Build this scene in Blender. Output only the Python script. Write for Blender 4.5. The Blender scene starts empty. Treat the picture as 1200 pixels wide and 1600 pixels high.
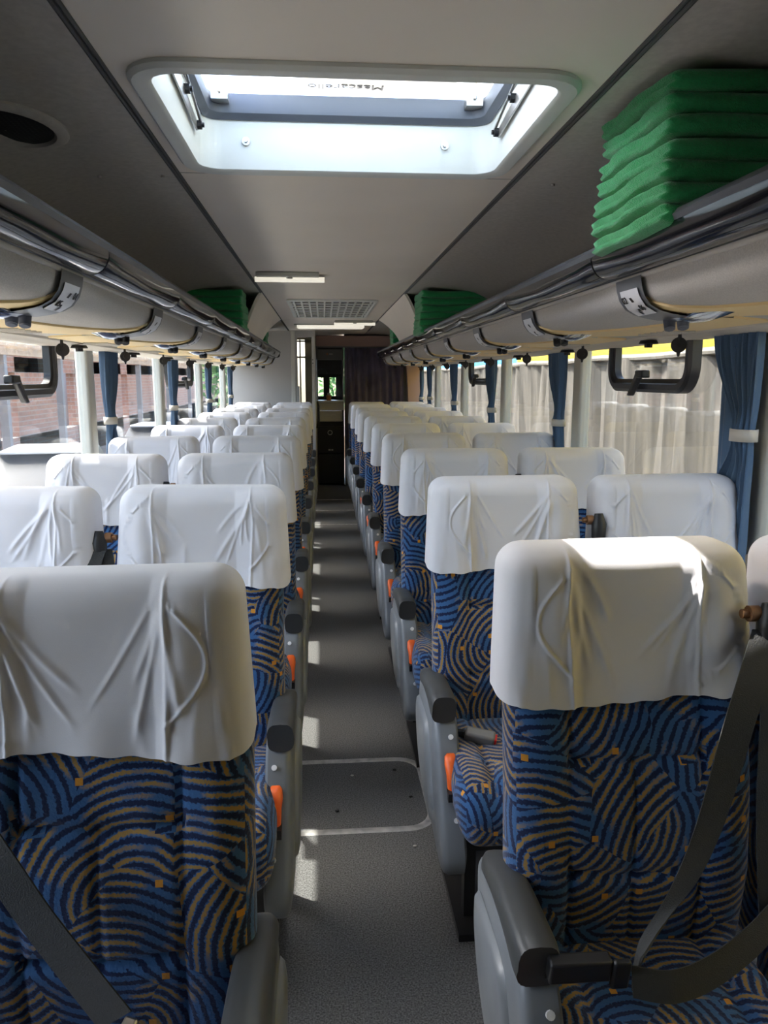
import bpy, math, random
import numpy as np
from mathutils import Matrix, Vector
random.seed(7)
D = bpy.data; C = bpy.context.scene.collection; SC = bpy.context.scene
sin, cos, pi = math.sin, math.cos, math.pi

# ------------------------------------------------------------------ camera, sky, sun, exposure
EYE = 1.45
psi = math.radians(4.526); th = math.radians(9.896)
F = Vector((sin(psi)*cos(th), cos(psi)*cos(th), -sin(th))); Rr = Vector((cos(psi), -sin(psi), 0)); U = Rr.cross(F)
cd = D.cameras.new('camera'); cam = D.objects.new('camera', cd); C.objects.link(cam)
cd.sensor_fit = 'VERTICAL'; cd.sensor_height = 36; cd.sensor_width = 27; cd.lens = 27; cd.clip_start = .02; cd.clip_end = 200
M4 = Matrix((Rr, U, -F)).transposed().to_4x4(); M4.translation = (0, 0, EYE); cam.matrix_world = M4
SC.camera = cam
SC.view_settings.view_transform = 'Standard'; SC.view_settings.look = 'None'; SC.view_settings.gamma = 1
SC.view_settings.use_curve_mapping = False
SC.view_settings.exposure = 2.62
w = D.worlds.new('sky'); SC.world = w; w.use_nodes = True
nt = w.node_tree; bg = nt.nodes['Background']
sk = nt.nodes.new('ShaderNodeTexSky'); sk.sky_type = 'NISHITA'; sk.sun_disc = False
sk.sun_elevation = math.radians(49); sk.sun_rotation = math.radians(-61); sk.air_density = 1.0; sk.dust_density = 3.0
nt.links.new(sk.outputs[0], bg.inputs[0]); bg.inputs[1].default_value = .30
sl = D.lights.new('sun', 'SUN'); sl.energy = 4.2; sl.angle = math.radians(.6); sl.color = (1, .94, .86)
so = D.objects.new('sun', sl); C.objects.link(so); so.location = (-8, 10, 14)
so.rotation_euler = Vector((.70, -.42, -1)).to_track_quat('-Z', 'Y').to_euler()

# ------------------------------------------------------------------ materials
def mat(name, col, rough=.6, metal=0, spec=.5, coat=0, noise=None, bump=None, trans=0, sheen=0):
    m = D.materials.new(name); m.use_nodes = True; t = m.node_tree; b = t.nodes['Principled BSDF']
    b.inputs['Base Color'].default_value = (*col, 1); b.inputs['Roughness'].default_value = rough
    b.inputs['Metallic'].default_value = metal; b.inputs['Specular IOR Level'].default_value = spec
    b.inputs['Coat Weight'].default_value = coat; b.inputs['Sheen Weight'].default_value = sheen
    if noise or bump:
        tc = t.nodes.new('ShaderNodeTexCoord')
    if noise:
        sc, amt, det = noise
        n = t.nodes.new('ShaderNodeTexNoise'); n.inputs['Scale'].default_value = sc; n.inputs['Detail'].default_value = det
        t.links.new(tc.outputs['Object'], n.inputs['Vector'])
        r = t.nodes.new('ShaderNodeValToRGB'); r.color_ramp.elements[0].position = .3; r.color_ramp.elements[1].position = .7
        r.color_ramp.elements[0].color = (*[max(0, c*(1-amt)) for c in col], 1); r.color_ramp.elements[1].color = (*[min(1, c*(1+amt)) for c in col], 1)
        t.links.new(n.outputs['Fac'], r.inputs[0]); t.links.new(r.outputs[0], b.inputs['Base Color'])
    if bump:
        sc, st = bump
        n = t.nodes.new('ShaderNodeTexNoise'); n.inputs['Scale'].default_value = sc; n.inputs['Detail'].default_value = 3
        t.links.new(tc.outputs['Object'], n.inputs['Vector'])
        bp = t.nodes.new('ShaderNodeBump'); bp.inputs['Strength'].default_value = st; bp.inputs['Distance'].default_value = .01
        t.links.new(n.outputs['Fac'], bp.inputs['Height']); t.links.new(bp.outputs[0], b.inputs['Normal'])
    return m
def glassmat(name, tint, gloss=.08):
    m = D.materials.new(name); m.use_nodes = True; t = m.node_tree; t.nodes.remove(t.nodes['Principled BSDF'])
    o = t.nodes['Material Output']; tr = t.nodes.new('ShaderNodeBsdfTransparent'); tr.inputs[0].default_value = (*tint, 1)
    g = t.nodes.new('ShaderNodeBsdfGlossy'); g.inputs['Roughness'].default_value = .02
    lw = t.nodes.new('ShaderNodeLayerWeight'); lw.inputs[0].default_value = .35
    mu = t.nodes.new('ShaderNodeMath'); mu.operation = 'MULTIPLY'; mu.inputs[1].default_value = .35
    t.links.new(lw.outputs['Fresnel'], mu.inputs[0])
    mx = t.nodes.new('ShaderNodeMixShader'); t.links.new(mu.outputs[0], mx.inputs[0])
    t.links.new(tr.outputs[0], mx.inputs[1]); t.links.new(g.outputs[0], mx.inputs[2]); t.links.new(mx.outputs[0], o.inputs[0])
    return m
def fabricmat():
    m = D.materials.new('patterned_fabric'); m.use_nodes = True; t = m.node_tree; N = t.nodes; L = t.links
    b = N['Principled BSDF']; b.inputs['Roughness'].default_value = .9; b.inputs['Sheen Weight'].default_value = .25
    b.inputs['Specular IOR Level'].default_value = .2
    def mth(op, a, c=None, d=None, cl=False):
        n = N.new('ShaderNodeMath'); n.operation = op; n.use_clamp = cl
        for i, x in enumerate((a, c, d)):
            if x is None: continue
            if isinstance(x, (int, float)): n.inputs[i].default_value = x
            else: L.new(x, n.inputs[i])
        return n.outputs[0]
    def vm(op, a, c=None, s=None):
        n = N.new('ShaderNodeVectorMath'); n.operation = op
        for i, x in enumerate((a, c)):
            if x is None: continue
            if isinstance(x, tuple): n.inputs[i].default_value = x
            else: L.new(x, n.inputs[i])
        if s is not None: n.inputs['Scale'].default_value = s
        return n
    uv = N.new('ShaderNodeUVMap'); oi = N.new('ShaderNodeObjectInfo')
    cmb = N.new('ShaderNodeCombineXYZ'); L.new(mth('MULTIPLY', oi.outputs['Random'], 13.7), cmb.inputs[0]); L.new(mth('MULTIPLY', oi.outputs['Random'], 7.3), cmb.inputs[1])
    p = vm('ADD', uv.outputs[0], cmb.outputs[0]).outputs[0]
    wn = N.new('ShaderNodeTexNoise'); wn.noise_dimensions = '2D'; wn.inputs['Scale'].default_value = 9; L.new(p, wn.inputs['Vector'])
    wv = vm('SCALE', vm('SUBTRACT', wn.outputs['Color'], (.5, .5, .5)).outputs[0], s=.018).outputs[0]
    pw = vm('ADD', p, wv).outputs[0]
    v = N.new('ShaderNodeTexVoronoi'); v.voronoi_dimensions = '2D'; v.inputs['Scale'].default_value = 7.6; v.inputs['Randomness'].default_value = .9
    L.new(pw, v.inputs['Vector'])
    sc0 = N.new('ShaderNodeSeparateColor'); L.new(v.outputs['Color'], sc0.inputs[0]); ang = mth('MULTIPLY', sc0.outputs[0], 6.283); rad = mth('ADD', mth('MULTIPLY', sc0.outputs[1], .05), .10)
    co_ = N.new('ShaderNodeCombineXYZ'); L.new(mth('MULTIPLY', mth('COSINE', ang), rad), co_.inputs[0]); L.new(mth('MULTIPLY', mth('SINE', ang), rad), co_.inputs[1]); off = co_.outputs[0]
    sxy = N.new('ShaderNodeSeparateXYZ'); L.new(vm('SUBTRACT', vm('SUBTRACT', pw, v.outputs['Position']).outputs[0], off).outputs[0], sxy.inputs[0])
    cxy = N.new('ShaderNodeCombineXYZ'); L.new(sxy.outputs[0], cxy.inputs[0]); L.new(sxy.outputs[1], cxy.inputs[1])
    dist = vm('LENGTH', cxy.outputs[0]).outputs['Value']
    gn = N.new('ShaderNodeTexNoise'); gn.noise_dimensions = '2D'; gn.inputs['Scale'].default_value = 210; gn.inputs['Detail'].default_value = 2; L.new(p, gn.inputs['Vector'])
    ln = N.new('ShaderNodeTexNoise'); ln.noise_dimensions = '2D'; ln.inputs['Scale'].default_value = 11; ln.inputs['Detail'].default_value = 1; L.new(p, ln.inputs['Vector'])
    wave = mth('ABSOLUTE', mth('SUBTRACT', mth('FRACT', mth('MULTIPLY', dist, 56)), .5))      # .5 at line centre of the dark gap
    wave = mth('ADD', wave, mth('MULTIPLY', mth('SUBTRACT', gn.outputs['Fac'], .5), .36))
    blue = mth('MULTIPLY', mth('SUBTRACT', .32, wave), 14, cl=True)
    sc = N.new('ShaderNodeSeparateColor'); L.new(v.outputs['Color'], sc.inputs[0])
    gl = mth('MULTIPLY', mth('SUBTRACT', mth('ADD', ln.outputs['Fac'], mth('MULTIPLY', sc.outputs[2], .25)), .56), 9, cl=True)
    gold = mth('MULTIPLY', mth('MULTIPLY', mth('SUBTRACT', .20, wave), 14, cl=True), gl)
    base = N.new('ShaderNodeMix'); base.data_type = 'RGBA'; base.inputs[6].default_value = (.005, .014, .06, 1); base.inputs[7].default_value = (.036, .115, .275, 1)
    L.new(blue, base.inputs[0])
    g2 = N.new('ShaderNodeMix'); g2.data_type = 'RGBA'; g2.inputs[7].default_value = (.34, .205, .06, 1); L.new(gold, g2.inputs[0]); L.new(base.outputs[2], g2.inputs[6])
    q = N.new('ShaderNodeTexVoronoi'); q.voronoi_dimensions = '2D'; q.distance = 'CHEBYCHEV'; q.inputs['Scale'].default_value = 8; q.inputs['Randomness'].default_value = .8; L.new(p, q.inputs['Vector'])
    sq = mth('LESS_THAN', q.outputs['Distance'], .045)
    g3 = N.new('ShaderNodeMix'); g3.data_type = 'RGBA'; g3.inputs[7].default_value = (.62, .27, .03, 1); L.new(sq, g3.inputs[0]); L.new(g2.outputs[2], g3.inputs[6])
    L.new(g3.outputs[2], b.inputs['Base Color'])
    bp = N.new('ShaderNodeBump'); bp.inputs['Strength'].default_value = .25; bp.inputs['Distance'].default_value = .004; L.new(gn.outputs['Fac'], bp.inputs['Height']); L.new(bp.outputs[0], b.inputs['Normal'])
    return m
FAB = fabricmat()
LIDM = D.materials.new('translucent_fibreglass'); LIDM.use_nodes = True; _t = LIDM.node_tree; _d = _t.nodes['Principled BSDF']; _d.inputs['Base Color'].default_value = (.85, .87, .86, 1)
_l = _t.nodes.new('ShaderNodeBsdfTranslucent'); _l.inputs[0].default_value = (.8, .85, .86, 1); _x = _t.nodes.new('ShaderNodeMixShader'); _x.inputs[0].default_value = .55
_t.links.new(_d.outputs[0], _x.inputs[1]); _t.links.new(_l.outputs[0], _x.inputs[2]); _t.links.new(_x.outputs[0], _t.nodes['Material Output'].inputs[0])
WHITE = mat('white_cover_cloth', (.64, .64, .68), .95, spec=.2, sheen=.2, bump=(900, .08))
PANEL = mat('grey_plastic', (.165, .18, .20), .38, noise=(3, .06, 3))
ARM = mat('dark_armrest_rubber', (.055, .058, .06), .42)
ORANGE = mat('orange_plastic', (.85, .13, .015), .4)
BLACK = mat('black_plastic', (.015, .015, .017), .45)
BELT = mat('seat_belt_webbing', (.035, .037, .038), .75, bump=(500, .3))
RED = mat('red_plastic', (.7, .02, .02), .4)
METAL = mat('worn_steel', (.55, .53, .5), .35, 1)
BRASS = mat('rusty_bolt', (.28, .15, .08), .5, .7)
CEIL = mat('ceiling_cream_vinyl', (.88, .81, .71), .6, noise=(1.2, .05, 4))
SIDEC = mat('ceiling_side_grey_fabric', (.52, .49, .445), .8, noise=(60, .08, 3))
TRIMD = mat('dark_groove', (.08, .08, .08), .6)
HATCHM = mat('hatch_cream_plastic', (.72, .74, .70), .45, noise=(4, .04, 4))
GASKET = mat('rubber_gasket', (.11, .125, .16), .5)
GLOSSB = mat('glossy_black_rail', (.012, .012, .016), .10, spec=.5)
UNDER = mat('rack_grey_fabric', (.52, .50, .46), .85, noise=(300, .12, 2))
YEL = mat('rack_yellow_trim', (.86, .66, .33), .6)
CREAM = mat('cream_ledge', (.62, .57, .48), .6)
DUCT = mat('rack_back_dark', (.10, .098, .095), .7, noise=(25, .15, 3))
CHROME = mat('chrome', (.7, .72, .75), .12, 1)
PSUM = mat('console_grey_plastic', (.10, .105, .115), .35)
LABELM = mat('white_label', (.75, .76, .78), .4)
INK = mat('black_ink', (.02, .02, .02), .6)
FLOOR = mat('floor_speckled_vinyl', (.105, .105, .105), .55, noise=(220, .75, 2), bump=(4, .05))
ALU = mat('worn_aluminium_strip', (.50, .49, .48), .45, .6, noise=(30, .25, 3))
WALL = mat('wall_grey_laminate', (.40, .39, .37), .6, noise=(2, .04, 3))
PILLAR = mat('pillar_cream_plastic', (.50, .50, .45), .6)
CURT = mat('blue_curtain_cloth', (.07, .135, .24), .85, sheen=.3, bump=(200, .1))
CURTD = mat('dark_purple_curtain_cloth', (.15, .125, .19), .7, sheen=.3, noise=(5, .3, 3))
TIE = mat('curtain_tie_cream', (.55, .53, .48), .7)
RUBBER = mat('window_black_rubber', (.02, .021, .024), .4)
GLASS = glassmat('bus_window_glass', (.86, .88, .87))
GREEN = mat('green_fleece', (.018, .36, .105), .95, sheen=.5, noise=(90, .14, 3), bump=(350, .5))
PELM = mat('brown_pink_laminate', (.48, .31, .26), .5, noise=(3, .08, 3))
PINKW = mat('warm_pink_wall_panel', (.52, .35, .27), .6)
CABIN = mat('cabinet_dark_grey', (.19, .185, .18), .5)
COUNTER = mat('cabinet_brushed_steel', (.50, .48, .45), .4, .3)
FRIDGE = mat('fridge_black', (.018, .018, .02), .35)
LAMPM = mat('lamp_milky_plastic', (.82, .83, .80), .4); _b = LAMPM.node_tree.nodes['Principled BSDF']; _b.inputs['Emission Color'].default_value = (1, .93, .78, 1); _b.inputs['Emission Strength'].default_value = .11
CREAMD = mat('door_cream_enamel', (.76, .70, .52), .4)

# ------------------------------------------------------------------ mesh helpers
def smooth(me, ang=None):
    for p in me.polygons: p.use_smooth = True
    if ang: me.set_sharp_from_angle(angle=math.radians(ang))
def mk(name, V, Fc, m, parent=None, sm=False, ang=None, uv=None):
    me = D.meshes.new(name); me.from_pydata([tuple(map(float, v)) for v in V], [], [tuple(f) for f in Fc]); me.materials.append(m)
    if sm: smooth(me, ang)
    me.update()
    if m is FAB: uvbox(me)
    return inst(name, me, parent)
def inst(name, me, parent=None):
    o = D.objects.new(name, me); C.objects.link(o)
    if parent: o.parent = parent
    return o
def uvbox(me):
    l = me.uv_layers.new(name='UVMap')
    for p in me.polygons:
        n = p.normal; a = abs(n.x), abs(n.y)*1.3, abs(n.z); k = a.index(max(a))
        for li in p.loop_indices:
            c = me.vertices[me.loops[li].vertex_index].co
            l.data[li].uv = (c.y+1.3, c.z) if k == 0 else ((c.x, c.z) if k == 1 else (c.x, c.y+2.1))
class MB:
    def __init__(s): s.V = []; s.F = []
    def add(s, V, Fc):
        n = len(s.V); s.V += [tuple(v) for v in V]; s.F += [[i+n for i in f] for f in Fc]; return s
    def box(s, x0, x1, y0, y1, z0, z1):
        V = [(x, y, z) for x in (x0, x1) for y in (y0, y1) for z in (z0, z1)]
        return s.add(V, [(0, 1, 3, 2), (4, 6, 7, 5), (0, 4, 5, 1), (2, 3, 7, 6), (0, 2, 6, 4), (1, 5, 7, 3)])
    def tube(s, pts, r, n=8, caps=True):
        pts = [Vector(p) for p in pts]; rr = r if isinstance(r, (list, tuple)) else [r]*len(pts)
        V = []; up = None
        for i, p in enumerate(pts):
            t = (pts[min(i+1, len(pts)-1)]-pts[max(i-1, 0)]).normalized()
            if up is None: up = Vector((0, 0, 1)) if abs(t.z) < .9 else Vector((1, 0, 0))
            a = t.cross(up).normalized(); b = a.cross(t).normalized(); up = b
            for k in range(n): V.append(p+a*cos(2*pi*k/n)*rr[i]+b*sin(2*pi*k/n)*rr[i])
        Fc = [(i*n+k, i*n+(k+1) % n, (i+1)*n+(k+1) % n, (i+1)*n+k) for i in range(len(pts)-1) for k in range(n)]
        if caps: Fc += [tuple(range(n))[::-1], tuple((len(pts)-1)*n+k for k in range(n))]
        return s.add(V, Fc)
    def loft(s, rings, closed=True, caps=True):
        n = len(rings[0]); V = [p for r in rings for p in r]; K = n if closed else n-1
        Fc = [(i*n+k, i*n+(k+1) % n, (i+1)*n+(k+1) % n, (i+1)*n+k) for i in range(len(rings)-1) for k in range(K)]
        if caps and closed: Fc += [tuple(range(n))[::-1], tuple((len(rings)-1)*n+k for k in range(n))]
        return s.add(V, Fc)
    def disc(s, c, ax, r, h, n=20, r2=None):
        ax = Vector(ax).normalized(); c = Vector(c)
        return s.tube([c-ax*h/2, c+ax*h/2], [r, r if r2 is None else r2], n)
    def build(s, name, m, parent=None, sm=False, ang=40, bev=0, seg=2):
        o = mk(name, s.V, s.F, m, parent, sm or bev > 0, ang)
        if bev:
            b = o.modifiers.new('b', 'BEVEL'); b.width = bev; b.segments = seg; b.limit_method = 'ANGLE'; b.angle_limit = math.radians(35)
        return o
def box(name, m, parent, *a, bev=0): return MB().box(*a).build(name, m, parent, bev=bev)
def axis(h, r, n, e=4):
    a = [-h+r*(1-cos(pi/2*i/e)) for i in range(e)]
    return np.array(a+list(np.linspace(-h+r, h-r, n))+[-x for x in a[::-1]])
def shell(h, r, n, e=4):
    """rounded box: half sizes h, corner radii r, inner divisions n -> V (N,3), faces"""
    A = [axis(h[i], r[i], n[i], e) for i in range(3)]; idx = {}; V = []; Fc = []
    S = [len(a) for a in A]
    def vid(i, j, k):
        key = (i, j, k)
        if key not in idx: idx[key] = len(V); V.append((A[0][i], A[1][j], A[2][k]))
        return idx[key]
    for (a, b, c) in ((0, 1, 2), (1, 2, 0), (2, 0, 1)):
        for side in (0, S[a]-1):
            for i in range(S[b]-1):
                for j in range(S[c]-1):
                    q = []
                    for (u, v) in ((i, j), (i+1, j), (i+1, j+1), (i, j+1)):
                        t = [0, 0, 0]; t[a] = side; t[b] = u; t[c] = v; q.append(vid(*t))
                    Fc.append(q if side else q[::-1])
    V = np.array(V); h = np.array(h); r = np.array(r)
    return V, Fc
def rnd(V, h, r, sharpbottom=False):
    h = np.array(h); r = np.array(r); lo = -(h-r); 
    if sharpbottom: lo = np.array([-(h[0]-r[0]), -(h[1]-r[1]), -h[2]])
    q = np.clip(V, lo, h-r); d = (V-q)/r; L = np.linalg.norm(d, axis=1); L[L == 0] = 1
    # only points on the shell: full length 1
    return q+(d/L[:, None])*r
def empty(name, loc=(0, 0, 0), rz=0):
    o = D.objects.new(name, None); C.objects.link(o); o.location = loc; o.rotation_euler = (0, 0, rz); o.empty_display_size = .1; return o
def tag(o, label, cat, group=None, kind=None):
    o['label'] = label; o['category'] = cat
    if group: o['group'] = group
    if kind: o['kind'] = kind
    return o
def struct(o, label=None):
    o['kind'] = 'structure'
    if label: o['label'] = label
    return o
def textmesh(name, s, size, m, parent, mtx, depth=.0008):
    cu = D.curves.new(name, 'FONT'); cu.body = s; cu.size = size; cu.align_x = 'CENTER'; cu.align_y = 'CENTER'; cu.extrude = depth
    to = D.objects.new('t', cu); C.objects.link(to); bpy.context.view_layer.update()
    me = D.meshes.new_from_object(to.evaluated_get(bpy.context.evaluated_depsgraph_get())); D.objects.remove(to)
    me.materials.clear(); me.materials.append(m); me.transform(mtx); o = inst(name, me, parent); return o
def frame(c, xa, ya):
    xa = Vector(xa).normalized(); ya = Vector(ya); za = xa.cross(ya).normalized(); ya = za.cross(xa).normalized()
    m = Matrix((xa, ya, za)).transposed().to_4x4(); m.translation = c; return m
ORD = ['nearest', 'second', 'third', 'fourth', 'fifth', 'sixth', 'seventh', 'eighth', 'ninth', 'farthest']

# ------------------------------------------------------------------ bus shell
BC = .085          # bus centre line
YN, YF = -1.2, 9.8  # near and far ends of the saloon
CZ = 2.03
XR, XL = BC+1.205, BC-1.205
def wx(side, w): return BC+side*w
# floor
o = struct(box('floor', FLOOR, None, XL-.05, XR+.05, YN, 11.6, -.06, 0), 'grey speckled vinyl floor')
for i, y in enumerate((2.28, 2.73)):
    pass
# aluminium edging of the floor hatch, U shaped with rounded right corners
m = MB()
def strip(path, wdt, z=.003):
    rings = []
    P = [Vector((a, b, 0)) for a, b in path]
    for i, p in enumerate(P):
        t = (P[min(i+1, len(P)-1)]-P[max(i-1, 0)]).normalized(); n = Vector((-t.y, t.x, 0))*wdt/2
        rings.append([p-n+Vector((0, 0, .0005)), p-n*.7+Vector((0, 0, z)), p+n*.7+Vector((0, 0, z)), p+n+Vector((0, 0, .0005))])
    return rings
path = [(-.12, 2.745), (.26, 2.745)]+[(.26+.09*sin(a), 2.655+.09*cos(a)) for a in np.linspace(.2, pi/2, 7)]+[(.35+.09*0, 2.4)]+[(.26+.09*cos(a), 2.37-.09*sin(a)) for a in np.linspace(.1, pi/2, 7)]+[(-.12, 2.28)]
m.loft(strip(path, .03)); e = m.build('floor_hatch_edging', ALU, None, sm=True)
tag(e, 'worn aluminium edging strip around the floor hatch in the aisle', 'edging strip')
for k, y in enumerate((7.58, 8.42, 9.19)):
    m = MB(); m.loft(strip([(-.10, y), (.33, y)], .022, .005))
    tag(m.build('aisle_threshold_strip', ALU, None, sm=True), ['nearest', 'middle', 'farthest'][k]+' thin metal strip across the far aisle floor', 'floor strip', 'metal strips across the far aisle')
# a few crumbs on the hatch
for k, (x, y) in enumerate(((.09, 2.63), (.03, 2.40), (.29, 2.47), (.27, 2.18), (.25, 2.66))):
    m = MB(); V, Fc = shell((.006, .004, .0025), (.004, .003, .002), (2, 2, 2), 2); V = rnd(V, (.006, .004, .0025), (.004, .003, .002)); V[:, 2] += .003
    m.add(V+np.array([x, y, 0]), Fc); c = m.build('floor_crumb', [TIE, INK, INK, TIE, INK][k], None, sm=True)
    tag(c, ['pale crumb on the aisle floor hatch', 'dark speck in the middle of the floor hatch', 'dark speck at the right corner of the floor hatch', 'pale speck on the aisle floor in front of the hatch', 'dark speck near the rear right corner of the hatch'][k], 'crumb', 'specks on the aisle floor')

# walls with window openings
PYS = {1: [.47, 2.17, 3.84, 5.46, 7.08, 8.75, 10.3], -1: [.47, 2.15, 3.85, 5.53, 7.28, 9.02, 10.6]}; PW = .058
SILL, HEAD = .80, 1.62
for side, nm in ((-1, 'left'), (1, 'right')):
    PY = PYS[side]; a, b = sorted((wx(side, 1.205), wx(side, 1.26)))
    m = MB(); m.box(a, b, YN, 11.6, -.02, SILL); m.box(a, b, YN, 11.6, HEAD, CZ+.1)
    m.box(a, b, YN, PY[0]-PW, SILL, HEAD)
    if side < 0: m.box(a, b, 9.8, 11.6, SILL, HEAD)
    else: m.box(a, b, PY[-1]+PW, 11.6, SILL, HEAD)
    struct(m.build('wall_'+nm, WALL, None), nm+' side wall of the bus below and above the windows')
    for i, y in enumerate(PY[:-1] if side < 0 else PY):
        m = MB(); p0, p1 = sorted((wx(side, 1.192), wx(side, 1.25))); m.box(p0, p1, y-PW, y+PW, SILL-.02, HEAD+.02)
        struct(m.build('trim_%d' % (i+1 if side < 0 else i+11), PILLAR, None, bev=.012), 'cream window pillar on the %s side' % nm)
# far side glass
def lam(side, w, y, z): return (wx(side, w), y, z)
LATCH_T = {}
def hopper(side, y0, y1, win):
    # rounded U shaped black frame of the sliding vent, only the lower loop shows
    zb = 1.395 if side > 0 else 1.375; zt = HEAD+.01; r = .10; fw = .052
    def loop(off):
        yy0, yy1, zz = y0+off, y1-off, zb+off; rr = max(r-off, .03); P = [(yy0, zt)]
        P += [(yy0+rr-rr*cos(t), zz+rr-rr*sin(t)) for t in np.linspace(0, pi/2, 9)]
        P += [(yy1-rr+rr*sin(t), zz+rr-rr*cos(t)) for t in np.linspace(0, pi/2, 9)]
        return P+[(yy1, zt)]
    prof = [(0, 1.212), (0, 1.178), (.012, 1.168), (fw*.62, 1.168), (fw*.7, 1.180), (fw, 1.184), (fw, 1.212)]
    rings = [[lam(side, w_, a, b) for a, b in loop(o_)] for o_, w_ in prof]
    m = MB(); m.loft(rings+[rings[0]], closed=False, caps=False); f = m.build('hopper_frame', RUBBER, win, sm=True, ang=35)
    yc = (y0+y1)/2; m = MB()
    m.box(*sorted((wx(side, 1.135), wx(side, 1.17))), yc-.07, yc-.0, zb+.055, zb+.085)
    m.loft([[lam(side, 1.15+dx, yc-.04+dy+t*.09, zb+.075-t*.09+dz) for dx, dy, dz in ((-.012, 0, .0), (.012, 0, .0), (.012, .045-.012*t, .0), (-.012, .045-.012*t, 0))] for t in (0, .3, .7, 1)])
    m.build('window_latch', BLACK, win, bev=.006)
wn = 1
for side, nm in ((-1, 'left'), (1, 'right')):
    ys = PY = PYS[side]
    n = len(ys)-1 if side > 0 else len(ys)-1
    for i in range(n):
        y0 = ys[i]+PW-.01; y1 = min(ys[i+1]-PW+.01, 9.8 if side < 0 else 99)
        if y1-y0 < .2: continue
        win = struct(empty('window_%d' % wn, (0, 0, 0))); wn += 1
        win['label'] = 'side window %d from the camera on the %s of the bus' % (i+1, nm)
        m = MB(); m.box(*sorted((wx(side, 1.216), wx(side, 1.222))), y0, y1, SILL-.01, HEAD+.01); m.build('glass', GLASS, win)
        if i in (1, 3):
            if side > 0: hopper(side, y0+.37, y0+1.14, win)
            else: hopper(side, y0+.12, y0+1.12, win)

# ceiling: centre panel with an opening for the hatch
HX0, HX1, HY0, HY1 = -.325, .485, 1.60, 2.285
cx0, cx1 = BC-.487, BC+.487
m = MB()
m.box(cx0, cx1, YN, HY0, CZ, CZ+.03); m.box(cx0, cx1, HY1, 11.6, CZ, CZ+.03); m.box(cx0, HX0, HY0, HY1, CZ, CZ+.03); m.box(HX1, cx1, HY0, HY1, CZ, CZ+.03)
ce = struct(m.build('ceiling', CEIL, None), 'cream vinyl centre panel of the ceiling')
for side, nm in ((-1, 'left'), (1, 'right')):
    # dark side panels, gently curved, from the trim to the back of the rack
    m = MB(); prof = [(.495, CZ-.004), (.62, CZ-.002), (.78, CZ-.012), (.90, CZ-.035), (1.0, CZ-.075)]
    rings = [[lam(side, w_, y, z) for w_, z in prof]+[lam(side, w_, y, z+.02) for w_, z in prof[::-1]] for y in (YN, 2.368, 2.374, 5.3, 5.306, 11.6)]
    for ri in (2, ): rings[ri] = [(x, y, z-.0015) for x, y, z in rings[ri]]
    m.loft(rings); o = struct(m.build('ceiling', SIDEC, None, sm=True, ang=30), nm+' dark grey fabric side panel of the ceiling'); o.name = 'ceiling_side_'+nm
    m = MB()
    for wq, r in ((.487, .0045), (.497, .0055)): m.tube([lam(side, wq, YN, CZ-.002), lam(side, wq, 9.8, CZ-.002)], r, 8)
    o = m.build('trim_%d' % (21 if side < 0 else 22), TRIMD, None, sm=True); struct(o, nm+' beading between centre and side ceiling panels')
    # back of the luggage rack
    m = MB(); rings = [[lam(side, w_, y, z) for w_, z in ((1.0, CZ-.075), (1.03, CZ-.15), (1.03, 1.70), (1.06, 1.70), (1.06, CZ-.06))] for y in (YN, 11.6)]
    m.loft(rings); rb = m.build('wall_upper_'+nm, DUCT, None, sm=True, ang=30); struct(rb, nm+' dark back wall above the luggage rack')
# seam across centre panel
m = MB(); m.box(cx0, cx1, 2.37, 2.374, CZ-.0012, CZ+.001); struct(m.build('trim_23', SIDEC, None), 'thin seam across the centre ceiling panel')
# outer roof skin blocks the sky
m = MB(); m.box(XL-.06, HX0-.02, YN, 11.7, CZ+.1, CZ+.14); m.box(HX1+.02, XR+.06, YN, 11.7, CZ+.1, CZ+.14); m.box(HX0-.02, HX1+.02, YN, HY0-.02, CZ+.1, CZ+.14); m.box(HX0-.02, HX1+.02, HY1+.02, 11.7, CZ+.1, CZ+.14)
struct(m.build('ceiling_roof_skin', WALL, None), 'outer roof skin of the bus')
m = MB(); m.box(XL-.05, XR+.05, YN-.05, YN, -.06, CZ+.14); struct(m.build('wall_front', WALL, None), 'front bulkhead behind the camera')

# ------------------------------------------------------------------ roof hatch
def rrect(x0, x1, y0, y1, r, z, n=6):
    P = []
    for cx, cy, a0 in ((x1-r, y1-r, 0), (x0+r, y1-r, pi/2), (x0+r, y0+r, pi), (x1-r, y0+r, 1.5*pi)):
        P += [(cx+r*cos(a0+pi/2*i/n), cy+r*sin(a0+pi/2*i/n), z) for i in range(n+1)]
    return P
h = empty('roof_hatch', (0, 0, 0)); tag(h, 'open roof hatch with cream surround in the ceiling above the aisle', 'roof hatch')
m = MB(); g = .045
pr = [(-g, CZ-.0005), (-g, CZ-.008), (-g+.008, CZ-.016), (-.008, CZ-.016), (0, CZ-.010), (.006, CZ+.03), (.012, CZ+.13), (.012, CZ+.155), (-.02, CZ+.155)]
m.loft([rrect(HX0+o_, HX1-o_, HY0+o_, HY1-o_, max(.06-o_*.8, .02), z) for o_, z in pr], caps=False)
m.build('hatch_surround', HATCHM, h, sm=True, ang=40)
m = MB(); pr = [(.012, CZ+.115), (-.004+.02, CZ+.112), (.034, CZ+.125), (.038, CZ+.15), (.03, CZ+.175), (.012, CZ+.18)]
m.loft([rrect(HX0+o_, HX1-o_, HY0+o_, HY1-o_, .04, z) for o_, z in pr], caps=False); m.build('rubber_gasket', GASKET, h, sm=True)
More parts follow.
